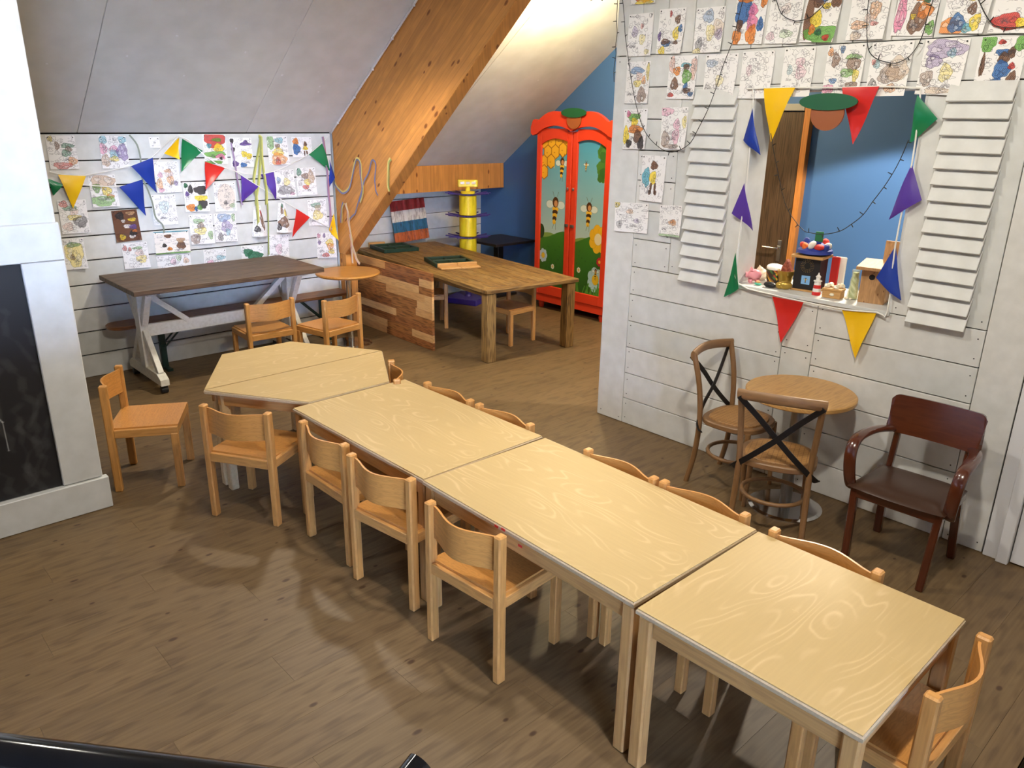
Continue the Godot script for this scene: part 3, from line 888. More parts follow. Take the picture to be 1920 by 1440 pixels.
func door_picture(side: int) -> ImageTexture:
	canvas(256, 900, col(90, 165, 200))
	var top := col(64, 148, 192)
	var low := col(178, 208, 214)
	for y in 900:
		var c := top.lerp(low, clampf(y / 560.0, 0, 1))
		for x in 256:
			var hill := 570.0 + 26.0 * sin((x + (0 if side == 0 else 130)) * 0.014 + (1.2 if side == 0 else 0.2))
			var back := 575.0 + 12.0 * sin(x * 0.02 + 3.0)
			var cc := c
			if y > back:
				cc = col(126, 160, 80)
			if y > hill:
				cc = col(62, 122, 40).lerp(col(44, 92, 32), clampf((y - hill) / 330.0, 0, 1))
			var i := (y * 256 + x) * 3
			cb[i] = cc.r8
			cb[i + 1] = cc.g8
			cb[i + 2] = cc.b8
	var r := RandomNumberGenerator.new()
	r.seed = 31 + side
	for k in 26:
		var x := r.randf_range(5, 250)
		var y := r.randf_range(640, 880)
		for j in 3:
			stroke(x + j * 3, y, x + j * 5 - 3, y - 9, col(34, 76, 28), 0.9, 1.5)
	if side == 0:
		for k: Array in [[18, 30], [92, 26], [166, 20], [236, 30], [54, 88], [128, 84], [202, 70], [16, 146], [88, 140], [20, 204]]:
			for e: Array in [[46.0, col(150, 96, 24)], [40.0, col(232, 178, 46)]]:
				for y in range(-46, 47):
					for x in range(-46, 47):
						if maxf(absf(x), absf(x) * 0.5 + absf(y) * 0.87) < float(e[0]) * 0.87:
							dot(int(k[0]) + x, int(k[1]) + y, e[1], 1.0)
			ell(k[0] - 8, k[1] + 4, 7, 3, col(190, 130, 30))
		stroke(120, 126, 122, 176, col(240, 200, 90), 1.0, 5.0)
		bee(200, 160, 52)
		bee(146, 410, 74)
		flower(34, 710, 42, col(180, 208, 232), col(230, 196, 60))
		flower(136, 770, 16, col(238, 236, 226), col(224, 190, 70))
		ell(110, 850, 60, 44, col(66, 96, 116), 1.0, 0.0, 0.08, 1.0)
		ell(6, 560, 34, 44, col(30, 66, 34))
	else:
		for k in 26:
			ell(232 + r.randf_range(-30, 40), 130 + r.randf_range(-95, 80), 34, 30, col(48, 96, 40).lerp(col(74, 126, 52), r.randf()), 1.0, 0.0, 0.1, r.randf() * 6)
		bee(74, 150, 20)
		bee(118, 410, 64)
		flower(214, 560, 82, col(236, 186, 40), col(238, 228, 190))
		flower(236, 690, 26, col(190, 34, 52), col(236, 190, 60))
		flower(206, 800, 74, col(170, 206, 216), col(230, 190, 40))
		bee(206, 756, 26)
		flower(44, 760, 17, col(238, 236, 226), col(224, 190, 70))
		for k in 22:
			var x := r.randf_range(30, 250)
			stroke(x, 900, x + r.randf_range(-26, 26), r.randf_range(815, 870), col(84, 148, 56), 1.0, 7.0)
	return picture()

# ---------------------------------------------------------------- the room
const XR := 4.307      # face of the plank wall with the pass-through
const ZB := -7.052     # face of the low plank wall under the roof
const XB := 6.89       # blue wall
const SL := 0.72       # roof slope

func roof_y(z: float) -> float:
	return 1.996 + SL * (z - ZB)

func roof_panel(p: Node3D, x0: float, x1: float, z0: float, z1: float) -> void:
	var th := atan(SL)
	var len := (z1 - z0) / cos(th)
	var b := Basis(Vector3(1, 0, 0), -th)
	var mid := Vector3((x0 + x1) * 0.5, roof_y((z0 + z1) * 0.5), (z0 + z1) * 0.5) + b * Vector3(0, 0.03, 0)
	ob("panel", box1(mid, Vector3(x1 - x0 - 0.004, 0.06, len), 0.002, b), M.ceiling, p)

func build_room() -> void:
	# floor: slab and the boards of the vinyl floor
	var fl := setting("floor")
	ob("slab", box1(Vector3(-0.3, -0.112, 0.4), Vector3(14.8, 0.2, 17.4), 0.0), M.gap, fl)
	var vars: Array = []
	for k in 6:
		vars.append(box1(Vector3.ZERO, Vector3(1.2993, 0.012, 0.1994), 0.0003, Basis.IDENTITY, Vector2(k * 0.37, k * 0.21)).commit())
	var row := 0
	var z := -8.05
	while z < -0.35:
		var x := -0.2 - 1.3 * fposmod(row * 0.37, 1.0)
		while x < XB:
			var far_left := x + 1.3 < 0.15 and z < -3.0
			if x + 1.3 > -0.1 and not far_left and x + 1.0 < XB + 1.2:
				var o := inst("plank", vars[rng.randi() % 6], M.floor[rng.randi() % 4], fl)
				o.position = Vector3(x + 0.65, -0.006, z + 0.1)
			x += 1.3
		z += 0.2
		row += 1
	ob("rear_boards", box1(Vector3(-0.3, -0.006, 4.35), Vector3(14.8, 0.012, 9.38), 0.0), M.floor[0], fl)
	ob("side_boards", box1(Vector3(-3.95, -0.006, -4.2), Vector3(7.5, 0.012, 7.7), 0.0), M.floor[1], fl)

	# low plank wall at the back
	var wb := setting("wall_back")
	ob("backing", box1(Vector3(-1.75, 1.0, ZB - 0.07), Vector3(11.7, 2.0, 0.1), 0.0), M.gap, wb)
	for k in 10:
		var y0 := k * 0.1985 + 0.002
		var h := 0.1885
		if k == 9:
			h = 0.196
		ob("plank", box1(Vector3(2.45, y0 + h * 0.5, ZB - 0.01), Vector3(3.29, h, 0.02), 0.003, Basis.IDENTITY, Vector2(k * 0.3, 0)), M.plank_white[k % 3], wb)
	ob("left_boards", box1(Vector3(-3.4, 1.0, ZB - 0.01), Vector3(8.4, 2.0, 0.02), 0.0), M.plank_white[0], wb)
	# recess behind the beam
	var wa := setting("wall_recess")
	ob("backing", box1(Vector3(5.55, 0.9, -8.11), Vector3(2.9, 1.8, 0.1), 0.0), M.gap, wa)
	for k in 9:
		ob("plank", box1(Vector3(5.55, k * 0.1985 + 0.098, -8.05), Vector3(2.68, 0.192, 0.02), 0.003), M.plank_white[(k + 1) % 3], wa)
	ob("return_board", box1(Vector3(4.19, 1.0, -7.6), Vector3(0.1, 2.0, 1.0), 0.002), M.plank_white[0], wa)
	# blue wall
	var wbl := setting("wall_blue")
	ob("plaster", box1(Vector3(XB + 0.06, 2.0, 0.4), Vector3(0.12, 4.0, 17.4), 0.0), M.blue_wall, wbl)
	# other sides of the room, out of sight, and an added daylight screen
	var wl := setting("wall_side")
	ob("plaster", box1(Vector3(-7.6, 2.0, 0.4), Vector3(0.12, 4.0, 17.4), 0.0), M.room_wall, wl)
	var wr := setting("wall_rear")
	for e: Array in [[-7.6, -5.7, 0.0, 3.8], [-2.0, 7.0, 0.0, 3.8], [-5.7, -2.0, 0.0, 1.9], [-5.7, -2.0, 3.5, 3.8]]:
		ob("wall_piece", box1(Vector3((e[0] + e[1]) * 0.5, (e[2] + e[3]) * 0.5, 9.06), Vector3(e[1] - e[0], e[3] - e[2], 0.12), 0.0), M.room_wall, wr)
	var wp := setting("wall_added_screen")  # unseen wall added to block window daylight from the plank wall
	ob("plaster", box1(Vector3(2.65, 1.815, 1.56), Vector3(3.3, 3.63, 0.12), 0.0), M.room_wall, wp)
	var w2 := setting("window_2")
	var fs := S()
	for y: float in [1.925, 3.475]:
		bx(fs, Vector3(-3.85, y, 9.05), Vector3(3.7, 0.05, 0.1))
	for x: float in [-5.675, -4.46, -3.24, -2.025]:
		bx(fs, Vector3(x, 2.7, 9.05), Vector3(0.05, 1.6, 0.1))
	ob("window_frame", fs, M.white_door, w2)
	# roof: sloping panels and the flat ceiling above the hall
	var ce := setting("ceiling")
	for e: Array in [[-7.55, -0.96, ZB], [-0.96, 0.44, ZB], [0.44, 1.84, ZB], [1.84, 3.24, ZB], [3.24, 4.18, ZB], [4.18, 5.4, -8.1], [5.4, 6.9, -8.1]]:
		roof_panel(ce, e[0], e[1], e[2], -4.8)
	ob("flat_panel", box1(Vector3(-0.3, 3.68, 2.2), Vector3(14.8, 0.1, 14.1), 0.0), M.ceiling, ce)
	ob("outer_shell", box1(Vector3(-0.3, 4.05, 0.4), Vector3(15.0, 0.1, 17.6), 0.0), M.core, ce)
	ob("shell_back", box1(Vector3(-0.3, 2.0, -8.22), Vector3(15.0, 4.1, 0.1), 0.0), M.core, ce)
	var sc := S()
	for p: Array in [[1.55, -6.4], [2.05, -6.3], [2.35, -6.1], [2.75, -6.0], [2.9, -6.2], [2.5, -6.45], [3.3, -6.4], [3.7, -6.5], [3.72, -6.56], [5.0, -6.0], [6.2, -6.3], [6.4, -5.9]]:
		bx(sc, Vector3(p[0], roof_y(p[1]) - 0.001, p[1]), Vector3(0.016, 0.004, 0.016), 0.001, Basis(Vector3(1, 0, 0), -atan(SL)))
	ob("screw_caps", sc, M.white_door, ce).set_meta("kind", "stuff")

	build_plank_wall()
	build_chalk_wall()

func build_plank_wall() -> void:
	var w := setting("wall_right")
	var P := 0.1965
	# timber core with the opening left free
	for e: Array in [[-3.63, 9.0, 0.0, 1.165], [-3.63, 9.0, 2.36, 3.64], [-3.63, -2.575, 1.165, 2.36], [-1.605, 9.0, 1.165, 2.36]]:
		ob("core", box1(Vector3(XR + 0.11, (e[2] + e[3]) * 0.5, (e[0] + e[1]) * 0.5), Vector3(0.18, e[3] - e[2], e[1] - e[0]), 0.0), M.gap, w)
	ob("back_lining", box1(Vector3(XR + 0.205, 0.58, 2.7), Vector3(0.01, 1.16, 12.6), 0.0), M.core, w)
	ob("end_board", box1(Vector3(XR + 0.1, 1.82, -3.634), Vector3(0.2, 3.63, 0.012), 0.002), M.plank_white[1], w)
	var list: Array = []   # z0, z1, y0, y1
	list.append([-3.634, -3.398, 0.0, 2.553])
	for k in 6:
		if k < 5:
			list.append([-3.398, -2.205, k * P, (k + 1) * P])
			list.append([-2.01, -1.128, k * P, (k + 1) * P])
		else:
			list.append([-3.398, -2.205, k * P, (k + 1) * P])
			list.append([-2.01, -1.128, k * P, (k + 1) * P])
	list.append([-2.205, -2.01, 0.0, 0.86])
	list.append([-2.205, -2.01, 0.86, 6 * P - 0.02])
	for k in range(6, 12):
		list.append([-3.398, -3.083, k * P, (k + 1) * P])
	list.append([-3.398, -1.128, 12 * P, 13 * P])
	list.append([-3.083, -2.83, 6 * P, 12 * P])
	list.append([-2.83, -2.57, 6 * P, 12 * P])
	list.append([-1.61, -1.37, 6 * P, 12 * P])
	list.append([-1.37, -1.128, 6 * P, 12 * P])
	list.append([-1.128, -0.924, 0.0, 2.553])
	for k in 14:
		list.append([-3.634 + k * 0.2, -3.434 + k * 0.2, 2.553, 3.6])
	list.append([-0.834, 9.0, 2.553, 3.6])
	list.append([0.15, 9.0, 0.0, 2.553])
	var nails := S()
	for i in list.size():
		var e: Array = list[i]
		var g := 0.0042
		var st := box1(Vector3(XR + 0.009, (e[2] + e[3]) * 0.5, (e[0] + e[1]) * 0.5), Vector3(0.018, e[3] - e[2] - g * 1.4, e[1] - e[0] - g), 0.002, Basis.IDENTITY, Vector2(i * 0.31, i * 0.17))
		ob("plank", st, M.plank_white[i % 3], w)
		if e[2] < 2.4 and e[0] < -0.9:
			for a: Array in [[0, 0], [0, 1], [1, 0], [1, 1]]:
				var zz: float = e[0] + 0.03 if a[0] == 0 else e[1] - 0.03
				var yy: float = e[2] + 0.04 if a[1] == 0 else e[3] - 0.04
				bx(nails, Vector3(XR - 0.0005, yy + rng.randf_range(-0.01, 0.01), zz), Vector3(0.002, 0.006, 0.006), 0.0)
	ob("nail_heads", nails, M.gap, w).set_meta("kind", "stuff")
	# pass-through opening
	var o := setting("window_1")
	ob("sill", box1(Vector3(XR + 0.2, 1.1775, -2.09), Vector3(0.43, 0.025, 0.97), 0.003), M.white_paint, o)
	ob("jamb", box1(Vector3(XR + 0.1, 1.755, -2.568), Vector3(0.205, 1.13, 0.014), 0.002), M.white_paint, o)
	ob("jamb", box1(Vector3(XR + 0.1, 1.755, -1.612), Vector3(0.205, 1.13, 0.014), 0.002), M.white_paint, o)
	ob("head", box1(Vector3(XR + 0.1, 2.339, -2.09), Vector3(0.205, 0.036, 0.95), 0.002), M.white_paint, o)
	# brown door in the blue wall
	var d := setting("door_1")
	ob("leaf", box1(Vector3(XB - 0.03, 1.12, -4.02), Vector3(0.045, 2.24, 0.9), 0.003, Basis.IDENTITY, Vector2(0.2, 0.1)), M.dark_door, d)
	ob("frame", box1(Vector3(XB - 0.03, 1.16, -3.535), Vector3(0.07, 2.32, 0.06), 0.004), M.orange_trim, d)
	ob("frame", box1(Vector3(XB - 0.03, 1.16, -4.51), Vector3(0.07, 2.32, 0.06), 0.004), M.orange_trim, d)
	ob("frame_head", box1(Vector3(XB - 0.03, 2.28, -4.02), Vector3(0.06, 0.06, 0.9), 0.004), M.core, d)
	var hs := S()
	bx(hs, Vector3(XB - 0.057, 1.0, -3.65), Vector3(0.01, 0.2, 0.04), 0.003)
	tube(hs, [Vector3(XB - 0.06, 1.03, -3.65), Vector3(XB - 0.11, 1.03, -3.65), Vector3(XB - 0.115, 1.03, -3.68), Vector3(XB - 0.115, 1.03, -3.79)], 0.01)
	ob("handle", hs, M.chrome, d)
	# white door at the end of the plank wall
	var d2 := setting("door_2")
	ob("casing", box1(Vector3(XR - 0.002, 1.2, -0.8835), Vector3(0.026, 2.4, 0.067), 0.003), M.white_door, d2)
	ob("casing", box1(Vector3(XR - 0.014, 1.2, -0.822), Vector3(0.05, 2.4, 0.055), 0.003), M.white_door, d2)
	ob("casing", box1(Vector3(XR - 0.014, 1.2, 0.12), Vector3(0.05, 2.4, 0.055), 0.003), M.white_door, d2)
	ob("casing_head", box1(Vector3(XR - 0.014, 2.42, -0.35), Vector3(0.05, 0.06, 1.0), 0.003), M.white_door, d2)
	ob("leaf", box1(Vector3(XR + 0.005, 1.195, -0.35), Vector3(0.03, 2.37, 0.88), 0.003), M.white_door, d2)

func build_chalk_wall() -> void:
	var w := setting("wall_left")
	var z := -4.491
	ob("core", box1(Vector3(-3.265, 1.8, z - 0.12), Vector3(8.54, 3.6, 0.16), 0.0), M.white_paint, w)
	ob("upper_board", box1(Vector3(-3.265, 2.62, z - 0.028), Vector3(8.55, 2.0, 0.024), 0.003), M.white_paint, w)
	ob("rail_board", box1(Vector3(-3.26, 1.526, z - 0.016), Vector3(8.56, 0.19, 0.032), 0.004), M.white_paint, w)
	ob("stile_board", box1(Vector3(0.92, 0.812, z - 0.02), Vector3(0.2, 1.234, 0.028), 0.004), M.white_paint, w)
	ob("baseboard", box1(Vector3(-3.235, 0.096, z - 0.012), Vector3(8.56, 0.19, 0.045), 0.004), M.white_paint, w)
	var c := thing("chalkboard", "black chalkboard with smeared white chalk set in the white partition", "chalkboard", Vector3(0, 0.195, z - 0.03))
	var st := S()
	quad(st, Vector3(-0.5, 0, 0), Vector3(0.82, 0, 0), Vector3(0.82, 1.236, 0), Vector3(-0.5, 1.236, 0), Vector3(0, 0, 1), Vector2(0, 1), Vector2(1, 1), Vector2(1, 0), Vector2(0, 0))
	ob("writing_surface", st, M.chalk, c)
	ob("board", box1(Vector3(0.16, 0.618, -0.006), Vector3(1.32, 1.236, 0.01), 0.001), M.black_plastic, c)

func build_beams() -> void:
	var t := thing("roof_beam", "massive honey coloured glulam roof beam rising from floor to ceiling", "beam", Vector3(4.185, 0, 0))
	var pts := PackedVector2Array()
	# outline in (-z, y)
	for p: Array in [[7.05, 0.0], [6.93, 0.0], [6.93, 0.815], [4.0, 3.3], [4.0, roof_y(-4.0)], [7.05, roof_y(-7.05)]]:
		pts.append(Vector2(-p[0], p[1]))
	var upper := PackedVector2Array([Vector2(-6.93, 0.815), Vector2(-4.0, 3.3), Vector2(-4.0, roof_y(-4.0) - 0.004), Vector2(-7.05, roof_y(-7.05) - 0.004), Vector2(-7.05, 0.815)])
	var st := S()
	# local x = world z, local y = world y, local z = world x
	var xf := Transform3D(Basis(Vector3(0, 0, 1), Vector3(0, 1, 0), Vector3(-1, 0, 0)), Vector3.ZERO)
	prism(st, upper, 0.136, xf, false, 0.004)
	var mi := ob("rafter", regrain(st, atan(0.8)), M.beam, t)
	var st2 := S()
	bx(st2, Vector3(0.002, 0.407, -6.99), Vector3(0.13, 0.812, 0.118), 0.004)
	ob("post", st2, M.beam, t)
	# pale cable duct along the top edge
	var d := thing("cable_duct", "thin white cable duct with clips along the beam's upper edge", "cable duct", Vector3(4.1, 0, 0))
	var ds := S()
	bar(ds, Vector3(0, roof_y(-7.04) - 0.016, -7.04), Vector3(0, roof_y(-4.6) - 0.016, -4.6), 0.016, 0.016, 0.003)
	ob("duct", ds, M.white_door, d)
	for k in 7:
		var zz := -6.9 + k * 0.32
		ob("clip", box1(Vector3(-0.004, roof_y(zz) - 0.02, zz), Vector3(0.026, 0.024, 0.02), 0.003), M.white_door, d)
	var p := thing("timber_purlin", "short horizontal timber purlin under the sloping ceiling of the recess", "beam", Vector3(5.56, 0, 0))
	var pp := PackedVector2Array([Vector2(-7.58, 1.305), Vector2(-7.585, roof_y(-7.585) - 0.004), Vector2(-8.03, roof_y(-8.03) - 0.004), Vector2(-8.03, 1.305)])
	var ps := S()
	prism(ps, pp, 2.64, xf, false, 0.004)
	ob("timber", ps, M.beam, p)

# turn the UVs of a side face so that the grain follows the slope
func regrain(st: SurfaceTool, a: float) -> SurfaceTool:
	var m := st.commit_to_arrays()
	var uv: PackedVector2Array = m[Mesh.ARRAY_TEX_UV]
	for i in uv.size():
		uv[i] = uv[i].rotated(-a)
	m[Mesh.ARRAY_TEX_UV] = uv
	var r := SurfaceTool.new()
	r.create_from_arrays(m)
	return r

# ---------------------------------------------------------------- lamps
func spot(label: String, at: Vector3, c: Color, energy: float, cone: float, hang: float, omni := false, soft := 0.6) -> void:
	var t := thing("ceiling_spotlight", label, "lamp", at)
	var s := S()
	lathe(s, [Vector2(0.0, 0.16), Vector2(0.05, 0.16), Vector2(0.055, 0.15), Vector2(0.055, 0.012), Vector2(0.05, 0.008), Vector2(0.046, 0.012), Vector2(0.046, 0.03), Vector2(0.0, 0.03)])
	ob("housing", s, M.black_plastic, t)
	if hang > 0.17:
		var r := S()
		tube(r, [Vector3(0, 0.16, 0), Vector3(0, hang, 0)], 0.008, 8)
		ob("stem", r, M.black_plastic, t)
	var g := S()
	lathe(g, [Vector2(0.0, 0.018), Vector2(0.043, 0.018), Vector2(0.043, 0.024), Vector2(0.0, 0.024)])
	var gm := mat(c, 0.5)
	gm.emission_enabled = true
	gm.emission = c
	gm.emission_energy_multiplier = 12.0
	ob("lens", g, gm, t)
	var l: Light3D
	if omni:
		var o := OmniLight3D.new()
		o.omni_range = 14.0
		o.omni_attenuation = 2.0
		l = o
	else:
		var sp := SpotLight3D.new()
		sp.spot_range = 14.0
		sp.spot_attenuation = 2.0
		sp.spot_angle = cone
		sp.spot_angle_attenuation = soft
		sp.rotation.x = -PI / 2
		l = sp
	l.name = "light"
	l.light_color = c
	l.light_energy = energy
	l.light_size = 0.08
	l.shadow_enabled = true
	l.position = Vector3(0, -0.05 if omni else 0.0, 0)
	t.add_child(l)
# ---------------------------------------------------------------- furniture
# child's chair: faces -z, 0.43 wide, 0.40 deep, back 0.67 high
func make_chair() -> Node3D:
	var t := thing("child_chair", "", "chair", Vector3.ZERO, 0.0, "beech children's chairs")
	for s: float in [-1.0, 1.0]:
		ob("back_post", box1(Vector3(s * 0.1975, 0.335, 0.177), Vector3(0.036, 0.67, 0.044), 0.006), M.beech, t)
		ob("front_leg", box1(Vector3(s * 0.1975, 0.176, -0.172), Vector3(0.036, 0.352, 0.042), 0.004), M.beech, t)
		ob("side_rail", box1(Vector3(s * 0.2, 0.368, -0.02), Vector3(0.022, 0.05, 0.35), 0.003), M.beech, t)
	ob("front_rail", box1(Vector3(0, 0.368, -0.182), Vector3(0.378, 0.05, 0.022), 0.003), M.beech, t)
	ob("back_rail", box1(Vector3(0, 0.368, 0.186), Vector3(0.36, 0.05, 0.022), 0.003), M.beech, t)
	var ss := S()
	sheet(ss, 8, 8, func(u: float, v: float) -> Vector3:
		return Vector3((u - 0.5) * 0.384, 0.396 - 0.006 * sin(PI * u) * sin(PI * v), -0.196 + v * 0.37), 0.012, Rect2(0, 0, 0.4, 0.4))
	ob("seat", ss, M.beech_ply, t)
	var bs := S()
	sheet(bs, 16, 4, func(u: float, v: float) -> Vector3:
		var x := (u - 0.5) * 0.378
		var k := pow(sin(PI * u), 1.6)
		return Vector3(x, 0.505 + v * 0.148, 0.17 + 0.058 * k), 0.009, Rect2(0.3, 0.2, 0.4, 0.15))
	ob("backrest", bs, M.beech_ply, t)
	return t

func build_chairs() -> void:
	var proto := make_chair()
	var list := [
		[1.384, -4.745, -119.0, "beech child's chair turned sideways beside the chalkboard partition"],
		[1.70, -3.915, -59.0, "beech child's chair at the hexagonal table's edge beside the chalkboard partition"],
		[1.915, -3.235, -89.5, "beech child's chair with whitish scuffed legs, first of the row from the hexagonal table"],
		[1.906, -2.74, -82.0, "beech child's chair in the middle of the row facing the plank wall, slightly skewed"],
		[1.886, -2.11, -85.5, "beech child's chair at the table with red crayon marks on its edge"],
		[2.25, -0.643, -1.0, "beech child's chair pushed in at the free end of the table row"],
		[2.413, -3.31, 90.0, "beech child's chair with its back to the plank wall, nearest the hexagonal table"],
		[2.414, -2.83, 91.0, "beech child's chair with its back to the plank wall, second from the hexagonal table"],
		[2.40, -2.03, 88.5, "beech child's chair with its back to the cane-seat chair at the wall"],
		[2.402, -1.575, 90.4, "beech child's chair with its back to the round cafe table"],
		[2.384, -1.035, 91.0, "beech child's chair with its back to the dark leather armchair"],
		[2.425, -3.925, 60.5, "beech child's chair at the hexagonal table's edge facing the chalkboard partition"],
		[2.865, -6.25, -3.3, "beech child's chair with its back to the hexagonal table, before the trestle table"],
		[3.365, -6.0, 11.8, "beech child's chair with its back to the hexagonal table, before the round bar table"]]
	for i in list.size():
		var e: Array = list[i]
		if i == 0:
			proto.position = Vector3(e[0], 0, e[1])
			proto.rotation.y = deg_to_rad(e[2])
			proto.set_meta("label", e[3])
		else:
			copy_of(proto, Vector3(e[0], 0, e[1]), deg_to_rad(e[2]), e[3])
	for e: Array in [[5.2, -5.62, 92.0, "pale child's chair under the slatted teak table's free end"], [4.93, -6.62, 60.0, "pale child's chair under the slatted teak table behind the leaning board"]]:
		var c := copy_of(proto, Vector3(e[0], 0, e[1]), deg_to_rad(e[2]), e[3])
		c.scale = Vector3.ONE * 0.92

func table_top(t: Node3D, pts: PackedVector2Array, y: float, along := 0.0) -> void:
	var flat := Transform3D(Basis(Vector3(1, 0, 0), Vector3(0, 0, -1), Vector3(0, 1, 0)), Vector3(0, y - 0.002, 0))
	var st := S()
	var inn := Geometry2D.offset_polygon(pts, -0.004)
	prism(st, inn[0], 0.004, flat)
	var flat2 := Transform3D(flat.basis, Vector3(0, y - 0.0145, 0))
	var se := S()
	prism(se, pts, 0.022, flat2, false, 0.005)
	var top := ob("tabletop", regrain(st, along), M.laminate, t)
	ob("edge_band", se, M.table_edge, top)

func kid_table(label: String, at: Vector3, w: float, l: float, turn: float, grainx := false) -> void:
	var t := thing("child_table", label, "table", at, turn, "beech children's tables in a row")
	var H := 0.645
	table_top(t, PackedVector2Array([Vector2(-w / 2, -l / 2), Vector2(w / 2, -l / 2), Vector2(w / 2, l / 2), Vector2(-w / 2, l / 2)]), H, PI / 2 if l > 1.0 else 0.0)
	for s: float in [-1.0, 1.0]:
		for k: float in [-1.0, 1.0]:
			ob("leg", box1(Vector3(s * (w / 2 - 0.032), (H - 0.026) / 2, k * (l / 2 - 0.032)), Vector3(0.05, H - 0.026, 0.05), 0.006), M.table_wood, t)
		ob("apron", box1(Vector3(s * (w / 2 - 0.03), H - 0.061, 0), Vector3(0.022, 0.07, l - 0.116), 0.003), M.table_wood, t)
		ob("apron", box1(Vector3(0, H - 0.061, s * (l / 2 - 0.03)), Vector3(w - 0.116, 0.07, 0.022), 0.003), M.table_wood, t)

func trapezoid(label: String, c: Vector2, pts: Array, legs: Array) -> void:
	var t := thing("trapezoid_table", label, "table", Vector3(c.x, 0, c.y), 0.0, "trapezoid halves of the hexagonal table")
	var poly := PackedVector2Array()
	for p: Vector2 in pts:
		poly.append(Vector2(p.x - c.x, -(p.y - c.y)))
	table_top(t, poly, 0.645)
	var n := poly.size()
	var mid := Vector2.ZERO
	for p in poly:
		mid += p / n
	for i in n:
		var a := poly[i] + (mid - poly[i]).normalized() * 0.075
		var b := poly[(i + 1) % n] + (mid - poly[(i + 1) % n]).normalized() * 0.075
		var st := S()
		bar(st, Vector3(a.x, 0.584, -a.y), Vector3(b.x, 0.584, -b.y), 0.022, 0.07, 0.003)
		ob("apron", st, M.table_wood, t)
	for p: Vector2 in legs:
		ob("leg", box1(Vector3(p.x - c.x, 0.31, p.y - c.y), Vector3(0.05, 0.618, 0.05), 0.006), M.beech_pale, t)

func build_tables() -> void:
	trapezoid("trapezoid table with pale laminate top, half nearer the trestle table", Vector2(2.18, -4.6), [Vector2(1.566, -4.29), Vector2(2.797, -4.3), Vector2(2.434, -4.9), Vector2(1.938, -4.906)], [Vector2(1.66, -4.33), Vector2(2.7, -4.34), Vector2(2.4, -4.85), Vector2(1.97, -4.85)])
	trapezoid("trapezoid table with pale laminate top, half joined to the table row", Vector2(2.18, -4.0), [Vector2(1.566, -4.284), Vector2(2.797, -4.294), Vector2(2.468, -3.724), Vector2(1.924, -3.716)], [Vector2(1.66, -4.24), Vector2(2.7, -4.25), Vector2(2.1, -3.765), Vector2(2.26, -3.765)])
	kid_table("oblong pale laminate child's table butted against the hexagonal table", Vector3(2.192, 0, -3.106), 0.75, 1.178, 0.008)
	kid_table("oblong pale laminate child's table with red crayon marks, middle of the row", Vector3(2.18, 0, -1.905), 0.75, 1.198, -0.018)
	kid_table("square pale laminate child's table at the free end of the row", Vector3(2.156, 0, -0.916), 0.757, 0.752, 0.0)
	var tb: Node3D = get_node("child_table_001")
	var sm := S()
	for p: Array in [[-0.3755, 0.631, -0.1], [-0.3755, 0.634, -0.06], [-0.3575, 0.59, 0.02]]:
		bx(sm, Vector3(p[0], p[1], p[2]), Vector3(0.0016, 0.01, 0.022), 0.0)
	ob("crayon_mark", sm, M.pennant.r, tb)

	build_trestle()
	build_bench()
	build_bar_table()
	build_teak()
	build_cafe()

func build_trestle() -> void:
	var t := thing("trestle_table", "work table with brown plank top on white trestle legs with castors", "table", Vector3(2.625, 0, -6.575))
	for k in 5:
		ob("top_plank", box1(Vector3(0, 0.85, -0.338 + k * 0.169), Vector3(1.62, 0.04, 0.168), 0.003, Basis.IDENTITY, Vector2(k * 0.4, k * 0.23)), M.walnut_top, t)
	for s: float in [-1.0, 1.0]:
		var x := s * 0.655
		ob("post", box1(Vector3(x, 0.48, 0), Vector3(0.07, 0.68, 0.11), 0.004), M.white_worn, t)
		ob("top_bearer", box1(Vector3(x, 0.815, 0), Vector3(0.07, 0.03, 0.7), 0.004), M.white_worn, t)
		var f := PackedVector2Array([Vector2(-0.37, 0.07), Vector2(0.37, 0.07), Vector2(0.37, 0.12), Vector2(0.3, 0.16), Vector2(-0.3, 0.16), Vector2(-0.37, 0.12)])
		var fs := S()
		prism(fs, f, 0.07, Transform3D(Basis(Vector3(0, 0, 1), Vector3(0, 1, 0), Vector3(-1, 0, 0)), Vector3(x, 0, 0)), false, 0.003)
		ob("foot", fs, M.white_worn, t)
		for k: float in [-1.0, 1.0]:
			var b := S()
			bar(b, Vector3(x, 0.52, k * 0.05), Vector3(x, 0.81, k * 0.24), 0.055, 0.05, 0.003, Vector3.RIGHT)
			ob("upper_brace", b, M.white_worn, t)
			var b2 := S()
			bar(b2, Vector3(x, 0.46, k * 0.05), Vector3(x, 0.15, k * 0.29), 0.055, 0.045, 0.003, Vector3.RIGHT)
			ob("lower_brace", b2, M.white_worn, t)
			var c := S()
			lathe(c, [Vector2(0, 0.028), Vector2(0.026, 0.026), Vector2(0.028, 0.02), Vector2(0.028, -0.02), Vector2(0.026, -0.026), Vector2(0, -0.028)], Transform3D(Basis(Vector3(0, 0, 1), PI / 2), Vector3(x, 0.0285, k * 0.33)), 18)
			bx(c, Vector3(x, 0.058, k * 0.33), Vector3(0.05, 0.02, 0.045), 0.003)
			ob("castor", c, M.black_plastic, t)
		var d := S()
		bar(d, Vector3(s * 0.62, 0.78, 0.03), Vector3(s * 0.3, 0.5, 0.03), 0.045, 0.05, 0.003, Vector3.FORWARD)
		ob("diagonal_brace", d, M.white_worn, t)
		ob("top_bracket", box1(Vector3(s * 0.53, 0.823, 0.36), Vector3(0.16, 0.016, 0.05), 0.003), M.white_worn, t)
	ob("stretcher", box1(Vector3(0, 0.46, 0.03), Vector3(1.26, 0.1, 0.04), 0.003), M.white_worn, t)

